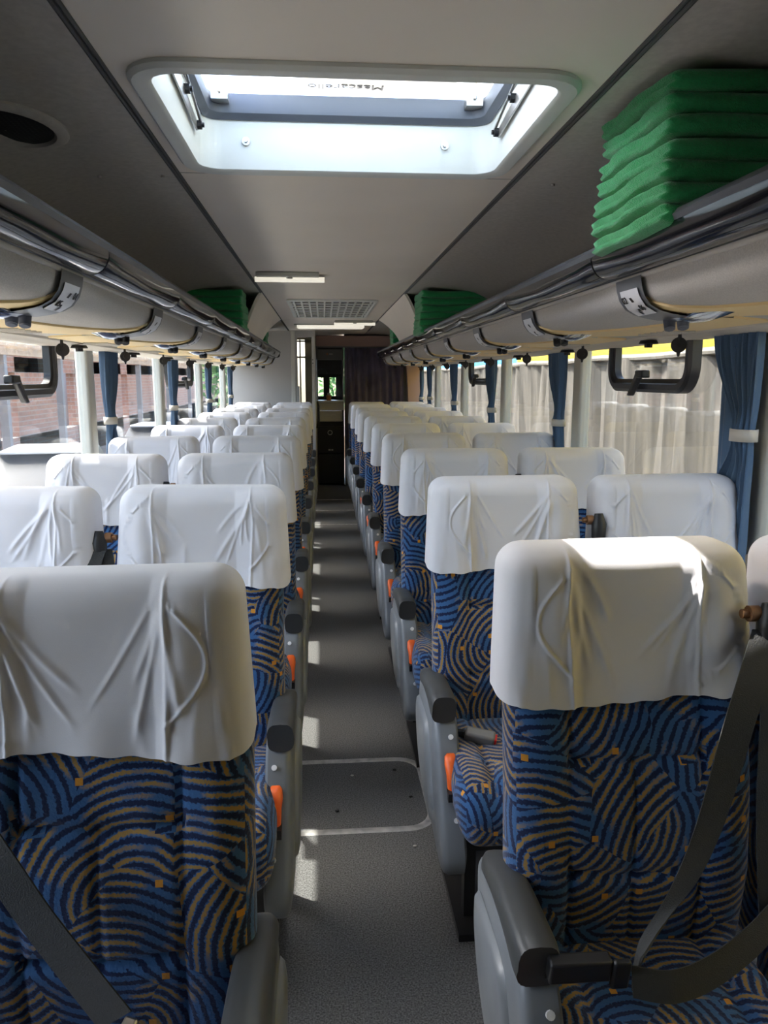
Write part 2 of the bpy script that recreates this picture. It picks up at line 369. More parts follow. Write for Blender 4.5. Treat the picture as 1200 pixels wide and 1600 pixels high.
for s, x in ((1, HX0+.014), (-1, HX1-.014)):
    m = MB(); m.add([(x, 1.66, CZ+.07), (x, 1.66, CZ+.115), (x, 2.16, CZ+.055), (x, 2.12, CZ+.04), (x+s*.004, 1.66, CZ+.07), (x+s*.004, 1.66, CZ+.115), (x+s*.004, 2.16, CZ+.055), (x+s*.004, 2.12, CZ+.04)],
          [(0, 1, 2, 3), (4, 7, 6, 5), (0, 4, 5, 1), (1, 5, 6, 2), (2, 6, 7, 3), (3, 7, 4, 0)])
    m.tube([(x+s*.012, 1.72, CZ+.14), (x+s*.012, 2.13, CZ+.06)], .004)
    br = m.build('hinge_bracket', METAL, h)
    for yy, zz in ((2.12, .053), (1.95, .08), (1.72, .10)):
        m = MB(); m.disc((x+s*.008, yy, CZ+zz), (1, 0, 0), .011, .014, 12); m.disc((x+s*.016, yy, CZ+zz), (1, 0, 0), .006, .01, 6); m.build('bolt', BLACK, br)
    m = MB(); m.tube([(x+s*.05, 2.2, CZ+.16), (x+s*.05, 2.19, CZ+.30)], .0045, 6); m.box(x+s*.05-.022, x+s*.05+.022, 2.205, 2.245, CZ+.145, CZ+.165); m.build('gas_strut', METAL, h)
for x in (-.20, .35):
    m = MB(); m.disc((x, HY1-.010, CZ+.06), (0, 1, 0), .011, .008, 14); m.disc((x, HY1-.016, CZ+.06), (0, 1, 0), .005, .008, 6); m.build('screw', METAL, h, sm=True)
# lid
LID = .27
lid = MB(); V, Fc = shell((.385, .46, .006), (.05, .05, .005), (6, 6, 2)); V = rnd(V, (.385, .46, .006), (.05, .05, .005)); lid.add(V+np.array([BC+.12, 2.05, CZ+LID+.03]), Fc)
lid.build('hatch_lid', LIDM, h, sm=True)
V, Fc = shell((.255, .12, .012), (.10, .06, .01), (6, 4, 2)); V = rnd(V, (.255, .12, .012), (.10, .06, .01))
V[:, 1] += .035*np.cos(np.clip(V[:, 0]/.17, -1, 1)*pi)*(V[:, 1] > 0)
m = MB(); m.add(V+np.array([BC+.085, 2.315, CZ+LID-.004]), Fc); m.build('lid_inner_panel', PILLAR, h, sm=True)
textmesh('maker_lettering', 'Mascarello', .052, INK, h, frame(Vector((BC-.005, 2.41, CZ+LID-.0175)), (-1, 0, 0), (0, 1, 0)) @ Matrix.Rotation(0, 4, 'Z'))

# ------------------------------------------------------------------ luggage racks
PITCH = .91
prof = [(.645, 1.685), (.648, 1.662), (.655, 1.641), (.668, 1.624), (.692, 1.611), (.74, 1.602), (.82, 1.598), (.92, 1.594), (1.02, 1.593), (1.10, 1.594)]
pl = [Vector(p) for p in prof]; cl = [0]
for i in range(1, len(pl)): cl.append(cl[-1]+(pl[i]-pl[i-1]).length)
def P(side, s, y, off=0):
    s = max(0, min(s, cl[-1]-1e-5)); i = max(j for j in range(len(cl)-1) if cl[j] <= s); t = (s-cl[i])/(cl[i+1]-cl[i]); p = pl[i].lerp(pl[i+1], t)
    d = (pl[min(i+2, len(pl)-1)]-pl[i] if t > .5 else pl[i+1]-pl[max(i-1, 0)]).normalized(); nrm = Vector((d.y, -d.x))
    if nrm.y > 0: nrm = -nrm
    return Vector((wx(side, p.x+nrm.x*off), y, p.y+nrm.y*off))
RY0, RY1 = -.6, 9.35
PSUY = [1.82+PITCH*k for k in range(9)]
def patch(side, name, m, parent, ys, s0f, s1f, off, ns=7, thick=.006):
    rings = []
    for y in ys:
        a, b = s0f(y), s1f(y)
        top = [P(side, a+(b-a)*i/ns, y, off) for i in range(ns+1)]
        rings.append([P(side, a, y, -.001)]+top+[P(side, b, y, -.001)])
    mb = MB(); mb.loft(rings, closed=False, caps=False)
    return mb.build(name, m, parent, sm=True, ang=50)
for side, nm in ((-1, 'left'), (1, 'right')):
    rk = empty('luggage_rack', (wx(side, .8), 4, 1.7)); tag(rk, 'long overhead luggage rack with glossy black rail along the %s windows' % nm, 'luggage rack', None)
    inv = rk.matrix_world
    off0 = Vector((-wx(side, .8), -4, -1.7))
    def rel(o): o.location = off0; return o
    # underside
    mb = MB(); mb.loft([[P(side, s, y) for s in np.linspace(0, cl[-1], 22)] for y in (RY0, RY1)], closed=False, caps=False); rel(mb.build('underside_panel', UNDER, rk, sm=True))
    mb = MB(); mb.box(*sorted((wx(side, .66), wx(side, 1.1))), RY0, RY1, 1.70, 1.735); rel(mb.build('rack_floor', DUCT, rk))
    # end cap closing the rack at the far end
    mb = MB(); e_ = [(.575, 1.745), (.60, 1.71), (.645, 1.685)]+prof[1:]+[(1.10, 1.745)]
    mb.loft([[lam(side, a, RY1+d, b) for a, b in e_] for d in (0, .02)]); rel(mb.build('end_cap', PSUM, rk))
    # cream ledge down to the window head
    mb = MB(); lp = [(1.04, 1.603), (1.05, 1.585), (1.10, 1.578), (1.205, 1.578), (1.205, 1.60)]
    mb.loft([[lam(side, a, y, b) for a, b in lp] for y in (RY0, RY1)], closed=False, caps=False); rel(mb.build('window_ledge', CREAM, rk, sm=True, ang=30))
    # glossy scalloped rail, one bulging panel per bay
    edges = [RY0]+[y+.10 for y in PSUY]+[RY1]
    edges = sorted(set([round(RY0, 3)]+[round(PSUY[0]+.10+PITCH*k, 3) for k in range(-2, 9)]+[RY1])); edges = [e for e in edges if RY0 <= e <= RY1]
    for a, b in zip(edges[:-1], edges[1:]):
        if b-a < .15: continue
        rings = []; full = b-a
        for i in range(17):
            u = i/16; y = a+.004+(full-.008)*u; bul = sin(pi*u)**.6
            pf = []
            for j in range(12):
                t = j/11; w_ = .578+.062*t; z = 1.742-.055*t
                bb = sin(pi*min(1, t*1.02))**.8*(.020+.012*bul)
                bb += .0012*sin(u*13+t*4+a*3)*bul*sin(pi*t)
                pf.append(lam(side, w_-bb*.7, y, z-bb*.75))
            rings.append(pf)
        mb = MB(); mb.loft(rings, closed=False, caps=False); rel(mb.build('rail_panel', GLOSSB, rk, sm=True))
    mb = MB(); pf = [(.578, 1.742), (.572, 1.752), (.582, 1.764), (.61, 1.762), (.64, 1.742), (.66, 1.735)]
    mb.loft([[lam(side, a_, y, b_) for a_, b_ in pf] for y in (RY0, RY1)], closed=False, caps=False); rel(mb.build('rail_top', PSUM, rk, sm=True, ang=60))
    mb = MB(); mb.tube([lam(side, .643, RY0, 1.683), lam(side, .643, RY1, 1.683)], .0075, 10); rel(mb.build('light_strip', TIE, rk, sm=True))
    mb = MB(); mb.tube([lam(side, .633, RY0, 1.689), lam(side, .633, RY1, 1.689)], .005, 8); rel(mb.build('dark_seal', BLACK, rk, sm=True))
    # yellow swooshes
    for k in range(-2, 9):
        yp = PSUY[0]+PITCH*k
        if yp > RY1-.2: continue
        ys = [yp+.07-(PITCH+.10)*i/30 for i in range(31)]; ys = [y for y in ys if y > RY0]
        if len(ys) < 5: continue
        def s0(y, yp=yp):
            v = (yp+.02-y)/PITCH; v = max(0, v); return .012+.25*(1-math.exp(-(v*3.4)**1.25))
        def s1(y, yp=yp):
            v = (yp+.07-y)/PITCH; e2 = .17+.26*min(1, max(0, v)/.42)**.9
            ta = max(0, min(1, (v-1.02)/.10)); return max(s0(y)+.003, e2*(1-ta)+ta*(s0(y)+.01))
        rel(patch(side, 'yellow_trim', YEL, rk, ys, s0, s1, .006))
        # little ribs at the air slots
        if side < 0 or True:
            mb = MB()
            for q in range(5):
                yy = yp-.30-q*.045
                if yy > RY0: mb.tube([P(side, .33, yy+.02, .008), P(side, .37, yy+.008, .009), P(side, .42, yy, .008)], .0028, 6)
            if mb.V: rel(mb.build('air_slot_rib', UNDER, rk, sm=True))
    # consoles with lamp and seat numbers
    for k in range(9):
        yp = PSUY[k]
        if yp > RY1-.1: continue
        c = empty('reading_lamp_console', P(side, .10, yp)); c0 = -Vector(c.location)
        nw = ORD[k] if k < 8 else 'farthest'
        tag(c, ('overhead console with seat number plate and chrome lamp, %s on the %s rack' % (nw, nm)), 'overhead console', 'seat number consoles on the %s rack' % nm)
        def relc(o, c0=c0): o.location = c0; return o
        sl_ = .5*side
        ys = [yp-.075+.15*i/8 for i in range(9)]
        relc(patch(side, 'console_body', PSUM, c, ys, lambda y: .004, lambda y, yp=yp: .15+.02*(1-((y-yp)/.075)**2), .012))
        lb = relc(patch(side, 'number_plate', LABELM, c, [yp-.052+.104*i/6 for i in range(7)], lambda y: .028, lambda y: .092, .0145, 5))
        mb = MB()
        for dy, ds, hw, hs in ((-.002, .090, .007, .017), (.006, .112, .006, .004)):
            mb.add([P(side, ds-.030+b_*hs, yp+dy+a_*hw, .0165) for a_, b_ in ((-1, -1), (1, -1), (1, 1), (-1, 1))], [(0, 1, 2, 3)])
        relc(mb.build('seat_pictogram', INK, c)).location = c0
        if k == 0:
            ya = Vector((0, 1, 0)); 
            for tx, dy, ds in ((('02', '06') if side > 0 else ('01', '05'))[0], .033, .048), ((('02', '06') if side > 0 else ('01', '05'))[1], -.033, .068):
                p0 = P(side, ds, yp+dy, .0165); dn = (P(side, ds+.01, yp)-P(side, ds-.01, yp)).normalized()
                xa = Vector((0, -1, 0)) if side > 0 else Vector((0, 1, 0))
                xa = Vector((0, -side, 0)); up_ = -dn
                nrm = xa.cross(up_)
                if nrm.z > 0: up_ = up_; xa = -xa
                relc(textmesh('seat_number', tx, .025, INK, c, frame(p0, xa, up_)))
        # chrome lamp lens under the plate, leaning towards the camera and the window
        rings = []
        for i in range(13):
            t = i/12; yy = yp+.05-.24*t; s = .165+.045*t; hw = .032*sin(pi*min(.97, .06+t*.9))**.6
            rings.append([P(side, s+hw*cos(a_), yy, .004+.020*max(0, sin(a_))*sin(pi*min(1, .1+t))) for a_ in np.linspace(0, pi, 9)])
        mb = MB(); mb.loft(rings, closed=False, caps=False); relc(mb.build('lamp_lens', CHROME, c, sm=True))
        mb = MB()
        for i in range(2):
            p = P(side, .165+.01*i, yp+.045-.05*i, .012); q = P(side, .165+.01*i, yp+.035-.05*i, .034); mb.tube([p, q], [.015, .013], 14); mb.tube([q, q+(q-p)*.1], [.0115, .009], 14)
        relc(mb.build('air_nozzle', BLACK if k else GASKET, c, sm=True, ang=40))
        # coat hook disc by the window edge
    for k in range(-1, 8):
        yp = 2.38+PITCH*k if side > 0 else 2.95+PITCH*k-PITCH*.0
        if yp < 1.2 or yp+.35 > RY1: continue
        hk = empty('coat_hook', lam(side, 1.03, yp, 1.58)); mb = MB()
        mb.tube([(0, 0, .025), (0, -.004, -.005), (0, 0, -.03)], [.004, .006, .004], 6); mb.disc((0, 0, -.028), (.4*side, 1, 0), .024, .010, 18); mb.disc((0, -.006, -.028), (.4*side, 1, 0), .009, .012, 10)
        mb.tube([(0, 0, -.05), (0, 0, -.064)], [.007, .003], 6); mb.build('hook_disc', BLACK, hk, sm=True)
        mb = MB(); mb.box(-.012, .012, -.055, .02, .015, .024); mb.build('hook_arm', BLACK, hk)
        idx = k+1 if side > 0 else k+1
        tag(hk, 'black round coat hook under the %s rack edge, %s from the camera' % (nm, ORD[min(idx, 9)]), 'coat hook', 'coat hooks under the %s rack' % nm)
        bt = MB(); bt.disc((0, 0, 0), (0, 0, 1), .034, .012, 18, .028); bt.disc((0, 0, -.012), (0, 0, 1), .015, .014, 8)
        b = bt.build('round_buffer', BLACK, None, sm=True, ang=40); b.location = lam(side, 1.06, yp+.30, 1.574); b.rotation_euler = (pi, 0, 0); b.rotation_euler = (0, 0, 0)
        tag(b, 'low black round button under the %s rack edge, %s from the camera' % (nm, ORD[min(idx, 9)]), 'button', 'round buttons under the %s rack' % nm)
    # fascia between ceiling beading and rack rail, closing the far part of the rack, arched at its far end
    mb = MB(); y0 = 5.48; N_ = 20; rows = []
    for i in range(N_+1):
        t = i/N_   # 0 top 1 bottom
        ye = 7.0+.95*(1-sin(pi/2*min(1, t*1.05)))**.9
        w_ = .487+.125*t**.8; z = CZ-.004-.27*t
        rows.append([lam(side, w_, y0+(ye-y0)*j/16, z) for j in range(17)]+[lam(side, w_+.02, y0+(ye-y0)*j/16, z) for j in range(16, -1, -1)])
    mb.loft(rows); f_ = mb.build('rack_fascia', CEIL, None, sm=True, ang=40)
    tag(f_, 'cream arched panel closing the rack behind the blankets on the %s' % nm, 'panel')

# ------------------------------------------------------------------ blankets
def blanket(hx, hy, hz, seed, lobes=2, open_side=-1):
    rs = random.Random(seed); r = (min(.035, hz*.98), min(.03, hz*.98), hz*.98)
    V, Fc = shell((hx, hy, hz), r, (10, 12, 7), 3); V = rnd(V, (hx, hy, hz), r)
    ph = rs.random()*6; 
    x = V[:, 0]; y = V[:, 1]; z = V[:, 2]
    fr = np.clip((x*open_side-(hx-.045))/.045, 0, 1)       # near the folded side
    V[:, 0] += open_side*(-fr*.011*(np.cos(z/hz*pi*lobes)*.5+.5) + fr*.003*np.sin(y*28+ph)+fr*.0025*np.sin(y*63+z*200+ph))
    V[:, 2] += .0035*np.sin(x*17+ph)*np.sin(y*14+ph*2)+fr*.0035*np.sin(y*22+ph*1.7)
    V[:, 1] += .003*np.sin(x*21+ph)
    return V, Fc
def stack(cx, cy, z0, n, hx, hy, th_, side, where, seed, lobes=2):
    for k in range(n):
        V, Fc = blanket(hx, hy, th_/2*1.06, seed+k, lobes, -side)
        rs = random.Random(seed*3+k); V[:, 0] += rs.uniform(-.006, .006); V[:, 1] += rs.uniform(-.005, .003); V[:, 1] = np.where(V[:, 1] > 0, V[:, 1]*(1-(.30*k/n if n == 7 else .03*k)), V[:, 1])
        o = mk('folded_blanket', V, Fc, GREEN, None, True); o.location = (cx, cy, z0+th_*(k+.5))
        o.rotation_euler = (0, 0, rs.uniform(-.02, .02))
        pos = 'bottom' if k == 0 else 'topmost' if k == n-1 else ['', 'second', 'third', 'fourth', 'fifth', 'sixth', 'seventh'][k]+' from bottom'
        tag(o, 'folded green fleece blanket, %s of the %s' % (pos, where), 'blanket', 'folded blankets in the '+where)
RZ = 1.738
stack(.89, 1.665, RZ-.005, 7, .255, .20, .0398, 1, 'large near stack on the right rack', 10, 2)
stack(wx(1, .79), 5.26, RZ, 6, .245, .19, .0445, 1, 'middle stack on the right rack', 30, 1)
stack(wx(-1, .795), 5.28, RZ, 6, .215, .19, .0445, -1, 'middle stack on the left rack', 50, 1)
stack(wx(1, .80), 7.85, RZ, 4, .20, .2, .052, 1, 'far stack on the right rack', 70, 1)
stack(wx(-1, .80), 7.6, RZ, 4, .20, .2, .052, -1, 'far stack on the left rack', 90, 1)

# ------------------------------------------------------------------ ceiling fittings
def tube_lamp(x0, x1, y, lab, tilt=0):
    c = empty('tube_lamp', ((x0+x1)/2, y, CZ)); hl = (x1-x0)/2
    box('mounting_base', PILLAR, c, -hl+.01, hl-.03, -.06, .0, -.024, -.002, bev=.003)
    m = MB(); m.box(-hl, hl, .03, .13, -.030, -.012); m.build('lamp_tray', CABIN, c, bev=.003)
    m = MB(); m.tube([(-hl, .015, -.034), (hl, .015, -.034)], .015, 12); m.build('lamp_tube', LAMPM, c, sm=True, ang=40)
    m = MB(); m.disc((0, -.03, -.028), (0, 0, 1), .018, .01, 16); m.build('fixing_knob', PILLAR, c, sm=True, ang=40)
    m = MB(); m.box(-.0, .05, .06, .11, -.0325, -.030); m.build('sticker', LABELM, c)
    return tag(c, lab, 'tube lamp')
tube_lamp(-.37, .02, 4.50, 'slim tube lamp on the left of the ceiling centre before the air grille')
tube_lamp(.127, .55, 8.08, 'slim tube lamp overlapping the ceiling lamp at the far right')
c = empty('air_grille', (BC, 6.75, CZ)); tag(c, 'cream rectangular slotted air grille in the centre of the ceiling', 'air grille')
gx, gy = .345, .82
m = MB(); m.loft([[(x, y, z) for x, y, _ in rrect(-gx+o_, gx-o_, -gy+o_, gy-o_, .05, 0, 4)] for o_, z in ((0, -.001), (0, -.012), (.02, -.018), (.03, -.012), (.03, -.001))], caps=False); m.build('grille_frame', HATCHM, c, sm=True, ang=30)
box('grille_backing', CABIN, c, -gx+.02, gx-.02, -gy+.02, gy-.02, -.004, -.001)
m = MB()
for i in range(11): x = -gx+.05+(2*gx-.1)*i/10; m.box(x-.007, x+.007, -gy+.03, gy-.03, -.014, -.006)
for i in range(8): y = -gy+.06+(2*gy-.12)*i/7; m.box(-gx+.03, gx-.03, y-.028, y+.028, -.013, -.006)
m.build('grille_bars', HATCHM, c)
c = empty('ceiling_lamp', (.10, 8.75, CZ)); tag(c, 'wide milky rectangular ceiling lamp near the rear of the aisle', 'ceiling lamp')
V, Fc = shell((.37, .11, .02), (.03, .03, .015), (4, 3, 2)); V = rnd(V, (.37, .11, .02), (.03, .03, .015)); V[:, 2] -= .022; mk('lamp_cover', V, Fc, LAMPM, c, True)
box('lamp_frame', PILLAR, c, -.40, .40, -.13, .13, -.012, -.001, bev=.004)
c = empty('ceiling_speaker', (-.715, 1.945, CZ-.008)); tag(c, 'round black mesh speaker in the left ceiling panel', 'speaker')
m = MB(); n = 40; rr = [(.132, 0), (.132, -.006), (.122, -.013), (.105, -.012), (.10, -.005)]
m.loft([[(r*cos(2*pi*i/n), r*1.35*sin(2*pi*i/n), z) for i in range(n)] for r, z in rr], caps=False); m.build('speaker_ring', SIDEC, c, sm=True)
sp = D.materials.new('speaker_mesh'); sp.use_nodes = True; t = sp.node_tree; b = t.nodes['Principled BSDF']; v = t.nodes.new('ShaderNodeTexVoronoi'); v.inputs['Scale'].default_value = 90; v.inputs['Randomness'].default_value = 0
tc = t.nodes.new('ShaderNodeTexCoord'); t.links.new(tc.outputs['Object'], v.inputs['Vector']); r = t.nodes.new('ShaderNodeValToRGB'); r.color_ramp.elements[0].color = (.06, .06, .06, 1); r.color_ramp.elements[0].position = .25; r.color_ramp.elements[1].color = (.012, .012, .012, 1); r.color_ramp.elements[1].position = .35
t.links.new(v.outputs['Distance'], r.inputs[0]); t.links.new(r.outputs[0], b.inputs['Base Color'])
m = MB(); m.loft([[(r_*cos(2*pi*i/n), r_*1.35*sin(2*pi*i/n), z) for i in range(n)] for r_, z in ((.101, -.005), (.07, -.010), (.03, -.013), (.002, -.014))], caps=False); m.build('speaker_mesh', sp, c, sm=True)
# rivets on side ceiling
for k, (x, y) in enumerate(((-.62, 2.36), (-.45, 2.39), (.70, 2.40), (.86, 2.41))):
    m = MB(); m.disc((0, 0, 0), (0, 0, 1), .006, .006, 10); o = m.build('ceiling_rivet', SIDEC, None, sm=True, ang=40); o.location = (x, y, CZ-.008-(.012 if abs(x-BC) > .7 else 0))
    tag(o, ['small rivet at the left ceiling seam, farther from the beading', 'small rivet at the left ceiling seam, next to the beading', 'small rivet at the right ceiling seam, next to the beading', 'small rivet at the right ceiling seam, near the blankets'][k], 'rivet', 'rivets along the ceiling seam')

# ------------------------------------------------------------------ seats
def ridge(X, Z, pts, sg, taper=True):
    """gaussian ridge along a polyline in the x-z plane"""
    best = np.full(X.shape, 9.); bt = np.zeros(X.shape); n = len(pts)-1
    for i in range(n):
        ax, az = pts[i]; bx, bz = pts[i+1]; dx, dz = bx-ax, bz-az; L2 = dx*dx+dz*dz+1e-12
        t = np.clip(((X-ax)*dx+(Z-az)*dz)/L2, 0, 1); d = np.hypot(X-ax-t*dx, Z-az-t*dz); mk_ = d < best
        best = np.where(mk_, d, best); bt = np.where(mk_, (i+t)/n, bt)
    f = np.exp(-(best/sg)**2)
    if taper: f *= np.clip(np.minimum(bt, 1-bt)*5, 0, 1)
    return f
def arc(x0, z0, x1, z1, bul, n=10):
    P_ = []
    for i in range(n+1):
        t = i/n; P_.append((x0+(x1-x0)*t+bul*sin(pi*t), z0+(z1-z0)*t))
    return P_
def lean(z):  # y of the front surface of the backrest at height z
    return np.interp(z, [.36, .45, .58, .72, .94, 1.05, 1.17], [-.075, -.085, -.098, -.085, -.045, -.03, -.012])
def backrest_mesh():
    hx, hy, hz = .221, .055, .385; h_ = (hx, hy, hz); r_ = (.05, .045, .06); V, Fc = shell(h_, r_, (46, 3, 70), 5); V = rnd(V, h_, r_)
    z = V[:, 2]+.765; x = V[:, 0].copy(); fr = np.clip(-V[:, 1]/hy, 0, 1)
    d = np.zeros(len(V))
    wing = np.clip((np.abs(x)-.115)/.08, 0, 1); d += fr*(-.007*np.sin(np.pi*np.clip(wing*.9, 0, 1)))        # side bolsters bulge forward
    for zz in (.80, .60): d += fr*.012*np.exp(-((z-zz+.008*np.cos(x*16))/.007)**2)*(np.abs(x) < .125)
    for xx in (-.118, .118): d += fr*.006*np.exp(-((x-xx)/.005)**2)
    d += fr*.006*np.exp(-((x+.005)/.005)**2)*(z < .80)
    d -= fr*.006*np.cos(np.clip((z-.70)/.1, -1, 1)*pi/2)*(np.abs(x) < .118)
    d -= fr*.0025*np.sin(x*60+z*20)*np.exp(-((z-.80)/.05)**2)
    d = d*np.clip((.96-z)/.06, 0, 1)+.008*np.clip((z-.93)/.04, 0, 1)
    V[:, 1] += d; V[:, 0] *= (1-.02*np.clip((.6-z)/.35, 0, 1)); V[:, 0] *= 1-.05*np.clip((z-.90)/.1, 0, 1); z = np.where(z > .9, .9+(z-.9)*.86, z); V[:, 2] = z; V[:, 1] += lean(z)+hy
    return V, Fc
_CS = {}
def cov_shell(h_, r_):
    if 0 not in _CS: _CS[0] = shell(h_, r_, (150, 6, 84), 8)
    return _CS[0][0].copy(), _CS[0][1]
def cover_mesh(var, s):
    """white headrest cover; s=+1: aisle side is at -x"""
    rs = random.Random(100+var); hx, hy, hz = .224, .070, .126; h_ = (hx, hy, hz); r_ = (.048, .052, .045)
    V, Fc = cov_shell(h_, r_); V = rnd(V, h_, r_, True)
    # remove the bottom cap
    keep = [f for f in Fc if not all(abs(V[i][2]+hz) < 1e-6 for i in f)]
    x = V[:, 0].copy(); z = V[:, 2].copy(); fr = np.clip(-V[:, 1]/hy*1.3, 0, 1)
    d = np.zeros(len(V)); a = .120+rs.uniform(-.012, .012); b = .125+rs.uniform(-.012, .012); T = hz-.005; B = -hz
    wing = np.clip((np.abs(x)-.09)/.09, 0, 1); d -= fr*.012*np.sin(pi*wing*.85)
    pipe = [[(-a, T+.02), (-a-.010*rs.random(), .04), (-a+.006, B)], [(b, T+.02), (b-.012, .0), (b-.018, B)],
            arc(-a-.002, T-.025, -a+.010, B+.04, -.052-.015*rs.random(), 16), arc(b+.006, T-.015, b-.018, B+.02, .070+.015*rs.random(), 16),
            arc(-hx+.045, T-.015, -hx+.030, B, .008)]
    for p in pipe: d -= fr*.0040*ridge(x, z, p, .0028, False)
    d -= fr*.005*ridge(x, z, arc(-a-.004, T-.03, -a+.012, B+.05, -.026), .020)
    d -= fr*.006*ridge(x, z, arc(b+.004, T-.03, b-.012, B+.05, .034), .026)
    for sx, lo, hi in ((-a, -.15, .75), (b, -.75, .15)):          # tension folds fanning down from the top of each seam
        for k in range(4+rs.randint(0, 2)):
            ang = lo+(hi-lo)*(k+rs.random()*.7)/5.5; L = rs.uniform(.12, .23)
            z0 = T-rs.uniform(.0, .05); p = arc(sx+rs.uniform(-.006, .006), z0, sx+L*sin(ang), max(B+.01, z0-L*cos(ang)), rs.uniform(-.010, .010))
            d -= fr*rs.uniform(.002, .0045)*ridge(x, z, p, rs.uniform(.003, .007))
    for k in range(5):
        x0 = rs.uniform(-.19, .19); p = arc(x0, B, x0+rs.uniform(-.02, .02), B+rs.uniform(.06, .14), .004); d -= fr*rs.uniform(.001, .002)*ridge(x, z, p, .007)
    d -= fr*.0015*np.sin(x*31+z*12+var)*np.sin(z*23+var*2)
    bw = np.clip((-z-.05)/.08, 0, 1)
    V[:, 1] += d-fr*bw*(.004+.003*np.sin(x*55+var))
    V[:, 2] += bw*(-.012*np.cos(x*9+.9+.4*var)*fr+.0015*np.sin(x*120+var)-.010*np.exp(-((x-.17)/.05)**2))
    d2 = .010*np.exp(-((z+.11)/.008)**2)*0
    V[:, 0] *= 1+.035*np.clip(-z/.13, -1, 1)
    z = V[:, 2]+1.036
    V[:, 1] += np.interp(z, [.90, .94, 1.05, 1.17], [-.052, -.045, -.03, -.012])+hy-.012; V[:, 2] = z
    V[:, 0] *= s
    if s < 0: keep = [f[::-1] for f in keep]
    # hem tube
    return V, keep
def cushion_mesh():
    h_ = (.212, .235, .075); r_ = (.05, .07, .06); V, Fc = shell(h_, r_, (24, 26, 4), 5); V = rnd(V, h_, r_)
    x = V[:, 0]; y = V[:, 1]; z = V[:, 2]; top = np.clip(z/.075, 0, 1)
    d = -.008*np.exp(-((np.abs(x)-.12)/.006)**2)-.008*np.exp(-((y+.07)/.007)**2)*(np.abs(x) < .12)+.012*np.clip((np.abs(x)-.12)/.06, 0, 1)
    V[:, 2] += top*d; V[:, 2] -= .05*np.clip((-y-.10)/.13, 0, 1)**2*.5
    V[:, 1] -= .27; V[:, 2] += .385
    return V, Fc
def meshof(name, V, Fc, m, ang=None):
    me = D.meshes.new(name); me.from_pydata([tuple(map(float, v)) for v in V], [], [tuple(f) for f in Fc]); me.materials.append(m); smooth(me, ang); me.update()
    if m is FAB: uvbox(me)
    return me
BACK = meshof('backrest', *backrest_mesh(), FAB); CUSH = meshof('cushion', *cushion_mesh(), FAB)
NV = 6
COV = {(v, s): meshof('headrest_cover', *cover_mesh(v, s), WHITE) for v in range(NV) for s in (1, -1)}
def outline_panel():
    P_ = [(.07, .535), (-.02, .545), (-.12, .548), (-.22, .54), (-.262, .51), (-.30, .45), (-.345, .375), (-.395, .30), (-.425, .25), (-.432, .215), (-.415, .185), (-.37, .175), (-.28, .19), (-.17, .215), (-.06, .27), (.02, .34), (.07, .42), (.09, .49)]
    out = []; n = len(P_)
    for i in range(n):   # catmull rom
        p0, p1, p2, p3 = [Vector(P_[(i+k-1) % n]) for k in range(4)]
        for j in range(4):
            t = j/4; out.append(.5*((2*p1)+(-p0+p2)*t+(2*p0-5*p1+4*p2-p3)*t*t+(-p0+3*p1-3*p2+p3)*t**3))
    return out
PO = outline_panel(); PCEN = Vector((-.15, .38))
def mesh_mb(name, m, mat_, s, ang=40):
    V = [(v[0]*s, v[1], v[2]) for v in m.V]; Fc = [f if s > 0 else f[::-1] for f in m.F]
    return meshof(name, V, Fc, mat_, ang)
XE = -.215   # aisle side edge of the seat for s=+1
def panel_mb():
    m = MB(); rings = []
    for sc_, x in ((.93, XE+.035), (1, XE+.028), (1, XE-.012), (.985, XE-.022), (.95, XE-.028), (.86, XE-.032), (.7, XE-.036)):
        rings.append([(x, *(PCEN+(p-PCEN)*sc_)) for p in PO])
    # raised leaf shaped boss
    for sc_, x in ((.66, XE-.036), (.63, XE-.044), (.56, XE-.048), (.3, XE-.050), (.02, XE-.051)):
        rings.append([(x, *(PCEN+Vector((.03, .01))+(p-PCEN)*sc_)) for p in PO])
    m.loft(rings); return m
def arm_mb():
    m = MB(); rings = []
    for t in np.linspace(0, 1, 14):
        y = .03-.30*t; zc = .555+.018*sin(pi*t)+.012*t; hw = .029+.007*t; hh = .024+.010*t+.008*max(0, t-.7)/.3
        if t == 0: hw *= .7; hh *= .7
        if t == 1: hw *= .93; hh *= .93; y += .004
        x = XE-.008+.004*t; ring = []
        for k in range(20):
            a = 2*pi*k/20; cx_, sz = cos(a), sin(a); e = .55
            ring.append((x+hw*math.copysign(abs(cx_)**e, cx_), y-(.0 if sz > 0 else -.012*t), zc+hh*math.copysign(abs(sz)**(.8 if sz > 0 else e), sz)))
        rings.append(ring)
    m.loft(rings); return m
def lever_mb():
    m = MB(); c = (XE+.008, -.318, .425); rings = []
    for t, hw, hh in ((0, .010, .008), (.12, .014, .014), (.5, .015, .016), (.72, .018, .021), (.92, .016, .018), (1, .010, .009)):
        z = .375+.085*t; y = -.335+.055*t+(-.006*sin(pi*t)); rings.append([(c[0]+hw*cos(a), y-.012+hh*sin(a), z) for a in np.linspace(0, 2*pi, 12, endpoint=False)])
    m.loft(rings); return m
def slot_mb():
    m = MB(); m.box(XE-.008, XE+.022, -.372, -.335, .362, .385); return m
def screws_mb(k):
    m = MB(); m.disc(((XE+.012, -.276, .497), (XE+.012, -.385, .318))[k], (0, -1, .65), .007, .006, 12); return m
def base_mb():
    m = MB(); m.box(-.18, .18, -.40, -.04, .24, .31); m.box(-.175, -.145, -.36, -.32, 0, .26); m.box(.175, .205, -.42, -.38, 0, .26); m.box(-.175, -.145, -.08, -.04, 0, .26); m.box(.175, .205, -.08, -.04, 0, .26)
    m.box(-.20, .20, -.43, -.06, .0, .02); return m
